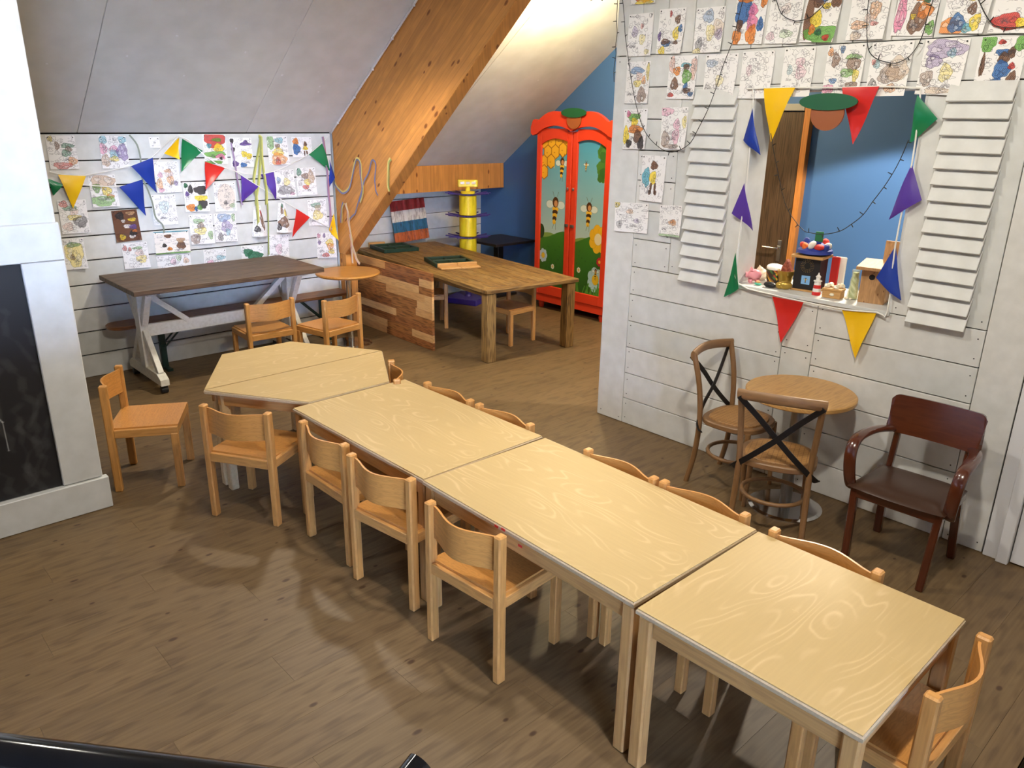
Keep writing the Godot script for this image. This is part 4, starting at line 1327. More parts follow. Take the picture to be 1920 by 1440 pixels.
func build_bench() -> void:
	var t := thing("folding_bench", "long brown folding bench with dark green legs against the low plank wall", "bench", Vector3(2.93, 0, -6.89))
	var p := PackedVector2Array()
	for k in 9:
		var a := PI / 2 + PI * k / 8.0
		p.append(Vector2(-1.04 + cos(a) * 0.11, sin(a) * 0.125))
	p.append(Vector2(1.14, -0.125))
	p.append(Vector2(1.14, 0.125))
	var st := S()
	prism(st, p, 0.028, Transform3D(Basis(Vector3(1, 0, 0), Vector3(0, 0, -1), Vector3(0, 1, 0)), Vector3(0, 0.446, 0)), true, 0.004)
	ob("seat_plank", st, M.bench, t)
	for s: float in [-0.72, 0.86]:
		var l := S()
		bx(l, Vector3(s, 0.215, 0), Vector3(0.05, 0.43, 0.04), 0.003)
		bx(l, Vector3(s, 0.012, 0), Vector3(0.05, 0.024, 0.24), 0.003)
		ob("leg_frame", l, M.green_steel, t)
		for k: float in [-1.0, 1.0]:
			var b := S()
			tube(b, [Vector3(s, 0.2, k * 0.04), Vector3(s - signf(s) * 0.24, 0.425, k * 0.04)], 0.008, 8)
			ob("strut", b, M.green_steel, t)

func build_bar_table() -> void:
	var t := thing("round_bar_table", "round honey coloured table on a chrome column before the beam's foot", "table", Vector3(3.905, 0, -6.54))
	var st := S()
	lathe(st, [Vector2(0, 0.69), Vector2(0.29, 0.69), Vector2(0.305, 0.697), Vector2(0.31, 0.708), Vector2(0.305, 0.718), Vector2(0.296, 0.722), Vector2(0, 0.722)], Transform3D.IDENTITY, 48)
	ob("tabletop", st, M.bar_top, t)
	var c := S()
	tube(c, [Vector3(0, 0.02, 0), Vector3(0, 0.69, 0)], 0.03, 20)
	ob("column", c, M.chrome, t)
	var b := S()
	lathe(b, [Vector2(0, 0.026), Vector2(0.05, 0.024), Vector2(0.18, 0.016), Vector2(0.205, 0.008), Vector2(0.205, 0.0), Vector2(0, 0.0)], Transform3D.IDENTITY, 40)
	ob("base", b, M.chrome, t)

func build_teak() -> void:
	var turn := -0.122
	var c := Vector3(5.17, 0, -6.43)
	var t := thing("slatted_table", "big worn teak table with slatted top and square legs in the recess", "table", c, turn)
	var W := 1.08
	var L := 2.76
	for k in 8:
		ob("slat", box1(Vector3(-W / 2 + 0.115 + 0.1215 * k, 0.672, 0), Vector3(0.1135, 0.034, L - 0.22), 0.004, Basis.IDENTITY, Vector2(k * 0.3, k * 0.41)), M.teak[k % 3], t)
	for s: float in [-1.0, 1.0]:
		ob("end_board", box1(Vector3(0, 0.672, s * (L / 2 - 0.054)), Vector3(W, 0.036, 0.106), 0.005), M.teak[1], t)
		ob("side_edge", box1(Vector3(s * (W / 2 - 0.026), 0.672, 0), Vector3(0.05, 0.036, L - 0.22), 0.004), M.teak[0], t)
		ob("apron", box1(Vector3(s * (W / 2 - 0.06), 0.63, 0), Vector3(0.03, 0.045, L - 0.3), 0.003), M.teak[1], t)
		for k: float in [-1.0, 1.0]:
			ob("leg", box1(Vector3(s * (W / 2 - 0.07), 0.326, k * (L / 2 - 0.075)), Vector3(0.1, 0.652, 0.1), 0.006), M.teak[(1 if s > 0 else 2)], t)
	# butcher-block board leaning against its long side
	var p := thing("leaning_board", "butcher-block wooden board of mixed staves leaning on edge against the teak table", "board", Vector3(4.385, 0.0, -6.5), -0.0)
	p.rotation.y = -0.03
	var rr := RandomNumberGenerator.new()
	rr.seed = 5
	var tone := 0
	for k in 10:
		var z := -0.71
		var h := 0.0755
		tone += 1
		while z < 0.705:
			var l := minf(rr.randf_range(0.34, 0.8), 0.71 - z)
			if 0.71 - z - l < 0.12:
				l = 0.71 - z
			ob("stave", box1(Vector3(0.0 + rr.randf_range(-0.0004, 0.0004), 0.002 + (k + 0.5) * h, z + l / 2), Vector3(0.026, h - 0.0008, l - 0.0008), 0.001, Basis.IDENTITY, Vector2(rr.randf(), rr.randf())), M.stave[tone % 5], p)
			tone += 1 + rr.randi() % 3
			z += l
	# green tray frames with wooden edges
	for e: Array in [[5.07, -6.43, -0.35, "dark green wooden game tray with pale wood strips at the middle of the teak table"], [5.12, -7.52, -0.2, "dark green wooden game tray at the far end of the teak table"]]:
		var g := thing("game_tray", e[3], "tray", Vector3(e[0], 0.6905, e[1]), e[2])
		for s: float in [-1.0, 1.0]:
			ob("rail", box1(Vector3(s * 0.2, 0.02, 0), Vector3(0.03, 0.04, 0.44), 0.003), M.green_tray, g)
		for k in 3:
			ob("crossbar", box1(Vector3(0, 0.02, -0.2 + k * 0.2), Vector3(0.37, 0.04, 0.03), 0.003), M.green_tray, g)
		for k in 2:
			ob("divider", box1(Vector3(0, 0.014, -0.1 + k * 0.2), Vector3(0.022, 0.026, 0.168), 0.002), M.green_tray, g)
			ob("bed_panel", box1(Vector3(0, 0.004, -0.1 + k * 0.2), Vector3(0.36, 0.006, 0.165), 0.001), M.tray_wood, g)
		if e[1] > -7.0:
			for k in 2:
				ob("strip", box1(Vector3(-0.1 + k * 0.215, 0.022, 0.237), Vector3(0.21, 0.044, 0.03), 0.003), M.tray_wood, g)
				ob("tray_board", box1(Vector3(-0.1 + k * 0.215, 0.009, 0.315), Vector3(0.21, 0.018, 0.12), 0.004), M.tray_wood, g)
		else:
			ob("strip", box1(Vector3(-0.12, 0.03, -0.235), Vector3(0.2, 0.06, 0.03), 0.003), M.tray_wood, g)
	# corrugated board painted as a flag
	var fl := thing("painted_flag_board", "corrugated board painted in red, white, blue and orange bands", "board", Vector3(5.68, 0.692, -7.93), 0.0)
	fl.rotation = Vector3(-0.14, 0.0, 0.05)
	var st := S()
	sheet(st, 48, 2, func(u: float, v: float) -> Vector3:
		return Vector3((u - 0.5) * 0.52, (1.0 - v) * 0.5, 0.012 * clampf(sin(u * TAU * 5.0) * 2.2, -1, 1)), 0.004)
	ob("sheet", st, M.flag_paint, fl)
	build_stand()
	build_cabinet()
	var bt := thing("corner_table", "square black pedestal table in the corner by the blue wall", "table", Vector3(6.55, 0, -7.3))
	ob("tabletop", box1(Vector3(0, 0.69, 0), Vector3(0.66, 0.03, 0.66), 0.004), M.black_wood, bt)
	ob("column", box1(Vector3(0, 0.35, 0), Vector3(0.09, 0.65, 0.09), 0.004), M.black_wood, bt)
	ob("base", box1(Vector3(0, 0.02, 0), Vector3(0.34, 0.03, 0.34), 0.004), M.black_wood, bt)
	var pc := thing("plastic_bin", "pale grey plastic bin with rounded lid behind the teak table", "bin", Vector3(6.12, 0, -7.78))
	var ps := S()
	bx(ps, Vector3(0, 0.32, 0), Vector3(0.36, 0.62, 0.34), 0.03)
	ob("body", ps, M.grey_plastic, pc)
	ob("lid", box1(Vector3(0, 0.65, 0), Vector3(0.4, 0.05, 0.38), 0.024), M.grey_plastic, pc)

func build_stand() -> void:
	var t := thing("yellow_rack_stand", "yellow cylinder stand with purple spoke racks and square purple base", "stand", Vector3(6.0, 0, -7.24))
	t.rotation.y = 0.4
	ob("base", box1(Vector3(0, 0.035, 0), Vector3(0.44, 0.07, 0.44), 0.008), M.purple_plastic, t)
	var so := S()
	lathe(so, [Vector2(0.05, 0.07), Vector2(0.04, 0.09), Vector2(0.034, 0.15), Vector2(0, 0.15)])
	ob("socket", so, M.purple_plastic, t)
	var p := S()
	tube(p, [Vector3(0, 0.15, 0), Vector3(0, 0.56, 0)], 0.028, 16)
	ob("pole", p, M.yellow_plastic, t)
	for k in 3:
		var y := 0.55 + k * 0.25
		var c := S()
		lathe(c, [Vector2(0, y), Vector2(0.098, y), Vector2(0.104, y + 0.008), Vector2(0.104, y + 0.222), Vector2(0.098, y + 0.23), Vector2(0, y + 0.23)], Transform3D.IDENTITY, 32)
		ob("cylinder", c, M.yellow_plastic, t)
		var r := S()
		lathe(r, [Vector2(0, y + 0.232), Vector2(0.112, y + 0.232), Vector2(0.112, y + 0.245), Vector2(0, y + 0.245)], Transform3D.IDENTITY, 24)
		var ro := ob("rack", r, M.purple_plastic, t)
		for j in 12:
			var a := TAU * j / 12.0
			var d := Vector3(cos(a), 0, sin(a))
			var s := S()
			bar(s, d * 0.1 + Vector3(0, y + 0.24, 0), d * 0.27 + Vector3(0, y + 0.258, 0), 0.022, 0.012, 0.003)
			ob("spoke", s, M.purple_plastic, ro)
	var n := S()
	lathe(n, [Vector2(0, 1.3), Vector2(0.085, 1.3), Vector2(0.085, 1.325), Vector2(0.03, 1.33), Vector2(0.026, 1.38), Vector2(0, 1.38)])
	ob("neck", n, M.yellow_plastic, t)
	var hd := ob("header", box1(Vector3(0, 1.415, 0), Vector3(0.24, 0.085, 0.03), 0.014, Basis(Vector3.UP, -1.0)), M.yellow_plastic, t)
	for k in 3:
		var b := Basis(Vector3.UP, -1.0)
		ob("window", box1(b * Vector3(-0.066 + k * 0.066, 0.01, 0.015) + Vector3(0, 1.41, 0), Vector3(0.046, 0.026, 0.004), 0.002, b), M.white_plastic, hd)

func build_cabinet() -> void:
	var t := thing("painted_wardrobe", "red wardrobe with painted bees, honeycomb and flowers on both doors", "wardrobe", Vector3(6.45, 0, -5.98))
	# local axes: z along the wall, x into the wall
	ob("carcass", box1(Vector3(0.22, 1.05, 0), Vector3(0.4, 1.93, 1.08), 0.004), M.red, t)
	ob("plinth", box1(Vector3(0.21, 0.15, 0), Vector3(0.44, 0.13, 1.12), 0.006), M.red, t)
	for s: float in [-1.0, 1.0]:
		for x: float in [0.05, 0.36]:
			var f := S()
			lathe(f, [Vector2(0, 0.09), Vector2(0.03, 0.09), Vector2(0.036, 0.05), Vector2(0.028, 0.0), Vector2(0, 0)], Transform3D(Basis.IDENTITY, Vector3(x, 0, s * 0.48)), 16)
			ob("foot", f, M.red, t)
	var front := Basis(Vector3(0, 0, 1), Vector3(0, 1, 0), Vector3(-1, 0, 0))
	# wavy cornice
	var c := PackedVector2Array()
	for k in 41:
		var u := -0.62 + 1.24 * k / 40.0
		var a := absf(u)
		var y := 2.1 + 0.13 * wave(a)
		if a > 0.5:
			y = 2.035 + 0.11 * sqrt(maxf(0.0, 1.0 - pow((a - 0.56) / 0.06, 2)))
			y = maxf(y, 2.06)
		c.append(Vector2(u, y))
	for k in 41:
		var u := 0.62 - 1.24 * k / 40.0
		var a := absf(u)
		var y := 1.98 + 0.1 * wave(a)
		if a > 0.56:
			y = 2.02 - 0.05 * sqrt(maxf(0.0, 1.0 - pow((a - 0.59) / 0.035, 2)))
		c.append(Vector2(u, y))
	var cs := S()
	prism(cs, c, 0.05, Transform3D(front, Vector3(-0.03, 0, 0)), true)
	ob("cornice", cs, M.red, t)
	for s: float in [-1.0, 1.0]:
		var z0 := s * 0.277
		# painted panel, cut to the wavy top
		var a := PackedVector2Array([Vector2(-0.2, 0.28), Vector2(0.2, 0.28)])
		for k in 13:
			var u := 0.2 - 0.4 * k / 12.0
			a.append(Vector2(u, 1.85 + 0.11 * wave(absf(z0 + u))))
		var ps := S()
		prism(ps, a, 0.008, Transform3D(front, Vector3(0.004, 0, z0)))
		var d := ob("door", repaint(ps, a), M.door_art[0 if s < 0 else 1], t)
		for k: float in [-1.0, 1.0]:
			ob("stile", box1(Vector3(-0.008, 1.1, z0 + k * 0.235), Vector3(0.03, 1.84, 0.07), 0.005), M.red, d)
		ob("bottom_rail", box1(Vector3(-0.008, 0.235, z0), Vector3(0.03, 0.11, 0.4), 0.005), M.red, d)
		var tr := PackedVector2Array()
		for k in 13:
			var u := -0.2 + 0.4 * k / 12.0
			tr.append(Vector2(u, 1.835 + 0.11 * wave(absf(z0 + u))))
		tr.append(Vector2(0.2, 2.05))
		tr.append(Vector2(-0.2, 2.05))
		var ts := S()
		prism(ts, tr, 0.03, Transform3D(front, Vector3(-0.008, 0, z0)), true)
		ob("top_rail", ts, M.red, d)
		ob("latch", box1(Vector3(-0.03, 1.02, z0 - s * 0.235), Vector3(0.02, 0.03, 0.05), 0.004), M.steel_dull, d)
		ob("knob", box1(Vector3(-0.03, 1.42, z0 - s * 0.235), Vector3(0.022, 0.03, 0.025), 0.006), M.steel_dull, d)
	var pl := thing("cornice_plaque", "small plain brown and green plaque at the middle of the red wardrobe's cornice", "plaque", Vector3(6.385, 2.05, -5.93))
	plaque(pl, 0.105, front)

# two broad humps with a dip between them, a = distance from the wardrobe's middle
func wave(a: float) -> float:
	return 1.0 - pow(minf(absf((a - 0.25) / (0.29 if a > 0.25 else 0.34)), 1.0), 2.0)

func repaint(st: SurfaceTool, box: PackedVector2Array) -> SurfaceTool:
	var r := Rect2(box[0], Vector2.ZERO)
	for p in box:
		r = r.expand(p)
	var m := st.commit_to_arrays()
	var uv: PackedVector2Array = m[Mesh.ARRAY_TEX_UV]
	for i in uv.size():
		uv[i] = Vector2(clampf((uv[i].x - r.position.x) / r.size.x, 0, 1), clampf(1.0 - (uv[i].y - r.position.y) / r.size.y, 0, 1))
	m[Mesh.ARRAY_TEX_UV] = uv
	var o := SurfaceTool.new()
	o.create_from_arrays(m)
	return o

# a plain board: rounded brown lower part under a wide green oval
func plaque(t: Node3D, s: float, front: Basis) -> void:
	var a := PackedVector2Array()
	var b := PackedVector2Array()
	for k in 28:
		var an := TAU * k / 28.0
		a.append(Vector2(cos(an) * s * 0.98, s * 0.92 + sin(an) * s * 0.92))
		b.append(Vector2(cos(an) * s * 1.72, s * 1.56 + sin(an) * s * 0.46))
	var sa := S()
	prism(sa, a, 0.012, Transform3D(front, Vector3.ZERO), true)
	ob("brown_board", sa, mat(col(150, 84, 44), 0.4), t)
	var sb := S()
	prism(sb, b, 0.01, Transform3D(front, Vector3(-0.0112, 0, 0)), true)
	ob("green_board", sb, mat(col(24, 88, 52), 0.4), t)

# ---------------------------------------------------------------- cafe corner at the plank wall
func build_cafe() -> void:
	var t := thing("round_cafe_table", "small round wooden table on a steel column between cane chairs", "table", Vector3(4.0, 0, -1.895))
	var st := S()
	lathe(st, [Vector2(0, 0.694), Vector2(0.294, 0.694), Vector2(0.3, 0.7), Vector2(0.3, 0.718), Vector2(0.294, 0.724), Vector2(0, 0.724)], Transform3D.IDENTITY, 48)
	ob("tabletop", st, M.cafe_top, t)
	var c := S()
	tube(c, [Vector3(0, 0.01, 0), Vector3(0, 0.694, 0)], 0.034, 20)
	ob("column", c, M.steel_dull, t)
	var b := S()
	lathe(b, [Vector2(0, 0.022), Vector2(0.06, 0.02), Vector2(0.19, 0.014), Vector2(0.21, 0.006), Vector2(0.21, 0.0), Vector2(0, 0.0)], Transform3D.IDENTITY, 40)
	ob("base", b, M.chrome, t)
	var a := make_cross_chair()
	a.position = Vector3(4.03, 0, -2.27)
	a.rotation.y = facing(0.0, 1.0)
	a.set_meta("label", "bentwood cross-back chair with cane seat standing flat against the plank wall")
	copy_of(a, Vector3(3.72, 0, -1.84), facing(0.927, -0.375), "bentwood cross-back chair with cane seat, its back to the children's tables")
	build_armchair()

func make_cross_chair() -> Node3D:
	var t := thing("cross_back_chair", "", "chair", Vector3.ZERO, 0.0, "bentwood cross-back chairs at the round cafe table")
	var H := 0.84
	for s: float in [-1.0, 1.0]:
		var p := S()
		tube(p, spline([Vector3(s * 0.19, 0.0, 0.215), Vector3(s * 0.185, 0.2, 0.175), Vector3(s * 0.18, 0.43, 0.165), Vector3(s * 0.19, 0.65, 0.185), Vector3(s * 0.2, H, 0.235)]), 0.0165, 12)
		ob("back_post", p, M.bent_oak, t)
		var f := S()
		tube(f, [Vector3(s * 0.165, 0.0, -0.165), Vector3(s * 0.155, 0.2, -0.155), Vector3(s * 0.15, 0.42, -0.15)], [0.013, 0.016, 0.018], 12)
		ob("front_leg", f, M.bent_oak, t)
		# crossed straps bow from the top of one post to the foot of the other
		var x := S()
		var path: Array = spline([Vector3(s * 0.205, H - 0.02, 0.25), Vector3(s * 0.1, 0.71, 0.222), Vector3(0.0, 0.6, 0.208 + s * 0.004), Vector3(-s * 0.1, 0.5, 0.198), Vector3(-s * 0.2, 0.4, 0.165), Vector3(-s * 0.222, 0.37, 0.12)], 5)
		for i in path.size() - 1:
			bar(x, path[i], path[i + 1] + ((path[i + 1] as Vector3) - (path[i] as Vector3)) * 0.08, 0.007, 0.03, 0.001, Vector3(0, 0, 1).cross((path[i + 1] as Vector3) - (path[i] as Vector3)).normalized())
		ob("strap", x, M.strap, t)
	var r := S()
	var top: Array = []
	for k in 13:
		var u := k / 12.0
		top.append(Vector3((u - 0.5) * 0.43, H - 0.012 + 0.012 * sin(u * PI), 0.232 + 0.045 * sin(u * PI)))
	tube(r, top, 0.026, 12, Vector2(0.55, 1.1))
	ob("top_rail", r, M.bent_oak, t)
	# seat ring with woven cane
	var o := PackedVector2Array()
	var i2 := PackedVector2Array()
	for k in 40:
		var a := TAU * k / 40.0
		var w := 0.205 - 0.018 * sin(a)
		var q := Vector2(signf(cos(a)) * pow(absf(cos(a)), 0.75) * w, signf(sin(a)) * pow(absf(sin(a)), 0.75) * 0.195)
		o.append(q)
		i2.append(q * 0.83)
	var flat := Basis(Vector3(1, 0, 0), Vector3(0, 0, -1), Vector3(0, 1, 0))
	var so := S()
	prism(so, o, 0.034, Transform3D(flat, Vector3(0, 0.428, 0)), true, 0.006)
	ob("seat_frame", so, M.bent_oak, t)
	var si := S()
	prism(si, i2, 0.012, Transform3D(flat, Vector3(0, 0.4465, 0)), true, 0.004)
	ob("cane_seat", si, M.cane, t)
	var h := S()
	var hoop: Array = []
	for k in 25:
		var a := TAU * k / 24.0
		hoop.append(Vector3(cos(a) * 0.168, 0.21, sin(a) * 0.165 + 0.005))
	tube(h, hoop, 0.012, 10)
	ob("ring_stretcher", h, M.bent_oak, t)
	return t

func build_armchair() -> void:
	var t := thing("armchair", "dark mahogany armchair with brown leather seat against the plank wall", "chair", Vector3(3.89, 0, -1.2), facing(-1.0, 0.03))
	for s: float in [-1.0, 1.0]:
		var f := S()
		bar(f, Vector3(s * 0.185, 0.0, -0.21), Vector3(s * 0.2, 0.42, -0.19), 0.036, 0.036, 0.006, Vector3.RIGHT)
		ob("front_leg", f, M.mahogany, t)
		var b := S()
		bar(b, Vector3(s * 0.19, 0.0, 0.235), Vector3(s * 0.175, 0.42, 0.175), 0.036, 0.04, 0.006, Vector3.RIGHT)
		bar(b, Vector3(s * 0.175, 0.4, 0.176), Vector3(s * 0.17, 0.74, 0.225), 0.034, 0.03, 0.006, Vector3.RIGHT)
		ob("back_post", b, M.mahogany, t)
		var a := S()
		var path := spline([Vector3(s * 0.19, 0.63, 0.205), Vector3(s * 0.235, 0.65, 0.06), Vector3(s * 0.25, 0.655, -0.08), Vector3(s * 0.25, 0.64, -0.165), Vector3(s * 0.248, 0.58, -0.2), Vector3(s * 0.24, 0.48, -0.195), Vector3(s * 0.232, 0.41, -0.17), Vector3(s * 0.225, 0.39, -0.14)], 5)
		tube(a, path, 0.029, 12, Vector2(1.05, 0.55))
		ob("armrest", a, M.mahogany, t)
	ob("front_rail", box1(Vector3(0, 0.395, -0.195), Vector3(0.38, 0.055, 0.03), 0.004), M.mahogany, t)
	ob("back_rail", box1(Vector3(0, 0.395, 0.172), Vector3(0.34, 0.055, 0.03), 0.004), M.mahogany, t)
	for s: float in [-1.0, 1.0]:
		ob("side_rail", box1(Vector3(s * 0.2, 0.395, -0.01), Vector3(0.026, 0.055, 0.36), 0.004), M.mahogany, t)
	var cu := S()
	sheet(cu, 14, 14, func(u: float, v: float) -> Vector3:
		var w := 0.23 - 0.03 * v
		var x := (u - 0.5) * 2.0
		var e := (1.0 - pow(absf(x), 6.0)) * (1.0 - pow(absf(v * 2.0 - 1.0), 6.0))
		return Vector3(x * w, 0.424 + 0.032 * e, -0.225 + 0.395 * v - 0.02 * (1.0 - x * x) * (1.0 - v)), 0.0)
	bx(cu, Vector3(0, 0.42, -0.03), Vector3(0.43, 0.014, 0.37), 0.006)
	ob("leather_seat", cu, M.leather, t)
	var bk := S()
	sheet(bk, 40, 6, func(u: float, v: float) -> Vector3:
		var x := (u - 0.5) * 2.0
		var xe := clampf((absf(x) * 0.222 - 0.187) / 0.035, 0.0, 1.0)
		var hh := 0.1 - 0.034 * (1.0 - sqrt(1.0 - xe * xe * 0.98))
		return Vector3(x * 0.222, 0.72 + (v - 0.5) * 2.0 * hh, 0.186 + 0.03 * (v - 0.5) + 0.02 * (1.0 - x * x)), 0.02, Rect2(0.1, 0.1, 0.45, 0.2))
	ob("backrest", bk, M.mahogany, t)
# ---------------------------------------------------------------- decorations
func pts3(a: Array, o: Vector3, ax: Vector3) -> Array:
	var r: Array = []
	for i in range(0, a.size(), 2):
		r.append(o + ax * float(a[i]) + Vector3.UP * float(a[i + 1]))
	return r

func bunting(label: String, data: Array, o: Vector3, ax: Vector3, nz: Vector3) -> void:
	var t := thing("bunting", label, "bunting", Vector3.ZERO, 0.0, "")
	var line := spline(pts3(data[0], o, ax), 3)
	var s := S()
	tube(s, line, 0.0046, 6)
	ob("cord", s, M.string, t)
	for k in (data[1] as Array).size():
		var f: Array = data[1][k]
		var p := pts3(f.slice(1), o, ax)
		var a: Vector3 = p[0]
		var b: Vector3 = p[1]
		var c: Vector3 = p[2]
		var st := S()
		sheet(st, 6, 8, func(u: float, v: float) -> Vector3:
			var q := a.lerp(b, u).lerp(c, v * 0.995)
			return q + nz * (0.004 + 0.016 * v * (1.0 - v) * 2.0 * sin(u * PI + k) + 0.01 * sin(v * 5.0 + k)), 0.0008)
		ob("pennant", st, M.pennant[f[0]], t)

func streamer(label: String, a: Array, o: Vector3, ax: Vector3, nz: Vector3, cols: Array, w := 0.008) -> void:
	var t := thing("paper_streamer", label, "streamer", Vector3.ZERO, 0.0, "")
	var base := spline(pts3(a, o, ax), 4)
	for k in cols.size():
		var st := S()
		var n := base.size()
		for i in n - 1:
			var quadp: Array[Vector3] = []
			for j: int in [i, i + 1]:
				var d: Vector3 = ((base[mini(j + 1, n - 1)] as Vector3) - (base[maxi(j - 1, 0)] as Vector3)).normalized()
				var sd := d.cross(nz).normalized()
				var c: Vector3 = (base[j] as Vector3) + sd * (k - (cols.size() - 1) * 0.5) * w * 0.9 + nz * (0.004 + 0.003 * k + 0.004 * sin(j * 0.8 + k))
				quadp.append(c - sd * w * 0.5)
				quadp.append(c + sd * w * 0.5)
			quad(st, quadp[0], quadp[2], quadp[3], quadp[1], nz)
		var cc: Array = cols[k]
		ob("ribbon", st, mat(col(cc[0], cc[1], cc[2]), 0.5), t)

func build_decor() -> void:
	var xaxis := Vector3(1, 0, 0)
	var zaxis := Vector3(0, 0, 1)
	hang_sheets(PAPERS_R, SHEETS_R, 0, Vector3(XR - 0.003, 0, 0), zaxis, Vector3(-1, 0, 0), "R", "around the pass-through")
	hang_sheets(PAPERS_B, SHEETS_B, SHEETS_R.size(), Vector3(0, 0, ZB + 0.003), xaxis, zaxis, "B", "on the low wall")
	var ob_ := Vector3(0, 0, ZB + 0.03)
	bunting("long bunting looped along the top of the low plank wall", BUNT_B[0], ob_, xaxis, zaxis)
	bunting("short bunting with green and blue pennants by the chalkboard partition's edge", BUNT_B[1], ob_, xaxis, zaxis)
	bunting("bunting with violet, red and yellow pennants slanting down to the beam's foot", BUNT_B[2], ob_, xaxis, zaxis)
	var or_ := Vector3(XR - 0.03, 0, 0)
	bunting("bunting hung down both sides and under the pass-through opening", BUNT_R[0], or_, zaxis, Vector3(-1, 0, 0))
	bunting("bunting with one yellow and one red pennant across the opening's top", BUNT_R[1], or_, zaxis, Vector3(-1, 0, 0))
	# loose blue pennant at the beam
	var fl := ["string of fairy lights down the plank wall's outer corner", "string of fairy lights looping deep over the slatted shutter", "string of fairy lights looping over the blue and pink drawing", "string of fairy lights looping above the pass-through's right side", "string of fairy lights over the parcel drawings", "string of fairy lights hanging in a loop inside the opening"]
	for i in FAIRY.size():
		var t := thing("fairy_lights", fl[i], "fairy lights")
		var line := spline(pts3(FAIRY[i], Vector3(XR - (0.062 if i == 1 else 0.03), 0, 0), zaxis), 3)
		var s := S()
		tube(s, line, 0.0022, 6)
		ob("cable", s, M.fairy, t)
		var acc := 0.0
		for k in line.size() - 1:
			acc += (line[k] as Vector3).distance_to(line[k + 1])
			if acc > 0.07:
				acc = 0.0
				var d: Vector3 = ((line[k + 1] as Vector3) - (line[k] as Vector3)).normalized()
				var sd := d.cross(Vector3(1, 0, 0)).normalized() * (1.0 if k % 2 == 0 else -1.0)
				var bs := S()
				tube(bs, [line[k], (line[k] as Vector3) + (sd + Vector3(-0.4, 0.1, 0)) * 0.022], [0.003, 0.0022], 6)
				ob("bulb", bs, M.fairy, t)
	var ym := [[214, 196, 120], [150, 160, 96], [120, 124, 168]]
	var om := Vector3(4.108, 0, 0)
	var sm := ["striped streamer in a deep loop on the beam's side", "blue-grey streamer zigzagging down the beam's side", "short olive streamer hanging high on the beam", "bunched pale streamer near the beam's foot", "long streamer hanging from the beam to the round bar table", "streamer end splaying towards the round bar table"]
	for i in STREAM_M.size():
		var cs: Array = [ym[0], ym[2]] if i != 2 else [ym[1], ym[0]]
		if i == 1:
			cs = [[112, 116, 158]]
		if i >= 4:
			cs = [[232, 214, 170], [224, 190, 180]]
		streamer(sm[i], STREAM_M[i], om, zaxis, Vector3(-1, 0, 0), cs, 0.017)
	var sb := ["yellow and olive streamer, longest of the bunch on the low plank wall", "yellow and olive streamer, middle of the bunch on the low plank wall", "yellow and olive streamer, shortest of the bunch on the low plank wall", "mauve and pink streamer beside the glulam beam", "mauve streamer behind the violet pennant", "thin olive streamer hanging down behind the trestle table", "grey-green streamer crossing the two blue pennants"]
	for i in STREAM_B.size():
		var cs: Array = [[202, 200, 110], [150, 156, 90]] if i < 3 else [[176, 120, 140], [150, 130, 160]]
		if i == 4:
			cs = [[150, 128, 156]]
		if i == 5:
			cs = [[150, 160, 90]]
		if i == 6:
			cs = [[134, 142, 128]]
		streamer(sb[i], STREAM_B[i], ob_, xaxis, zaxis, cs, 0.014)
	# slatted shutters either side of the opening
	for e: Array in [[-2.822, 0.297, 14, 1.154, 0.0841, "white slatted shutter under the fairy light loop"], [-1.363, 0.29, 15, 1.161, 0.0787, "white slatted shutter between the opening and the white door"]]:
		var t := thing("slatted_shutter", e[5], "shutter", Vector3(XR, e[3], e[0]), 0.0, "white slatted shutters beside the pass-through")
		var tilt := Basis(Vector3(0, 0, 1), -0.42)
		var m := box1(Vector3.ZERO, Vector3(0.013, 0.1, e[1]), 0.002).commit()
		for k in int(e[2]):
			var o := inst("slat", m, M.slat, t)
			o.transform = Transform3D(tilt, Vector3(-0.024, 0.045 + k * float(e[4]), 0))
		for s: float in [-1.0, 1.0]:
			ob("batten", box1(Vector3(-0.004, (int(e[2])) * float(e[4]) * 0.5, s * (float(e[1]) * 0.5 - 0.03)), Vector3(0.008, int(e[2]) * float(e[4]), 0.03), 0.001), M.plank_white[1], t)
	# plain plaque in the opening (stands in for a painted mascot)
	var pl := thing("hanging_plaque", "plain brown plaque with a green oval board hung in the opening's top", "plaque", Vector3(XR - 0.085, 2.115, -2.075))
	plaque(pl, 0.094, Basis(Vector3(0, 0, 1), Vector3(0, 1, 0), Vector3(-1, 0, 0)))
	build_sill()
	build_railing()

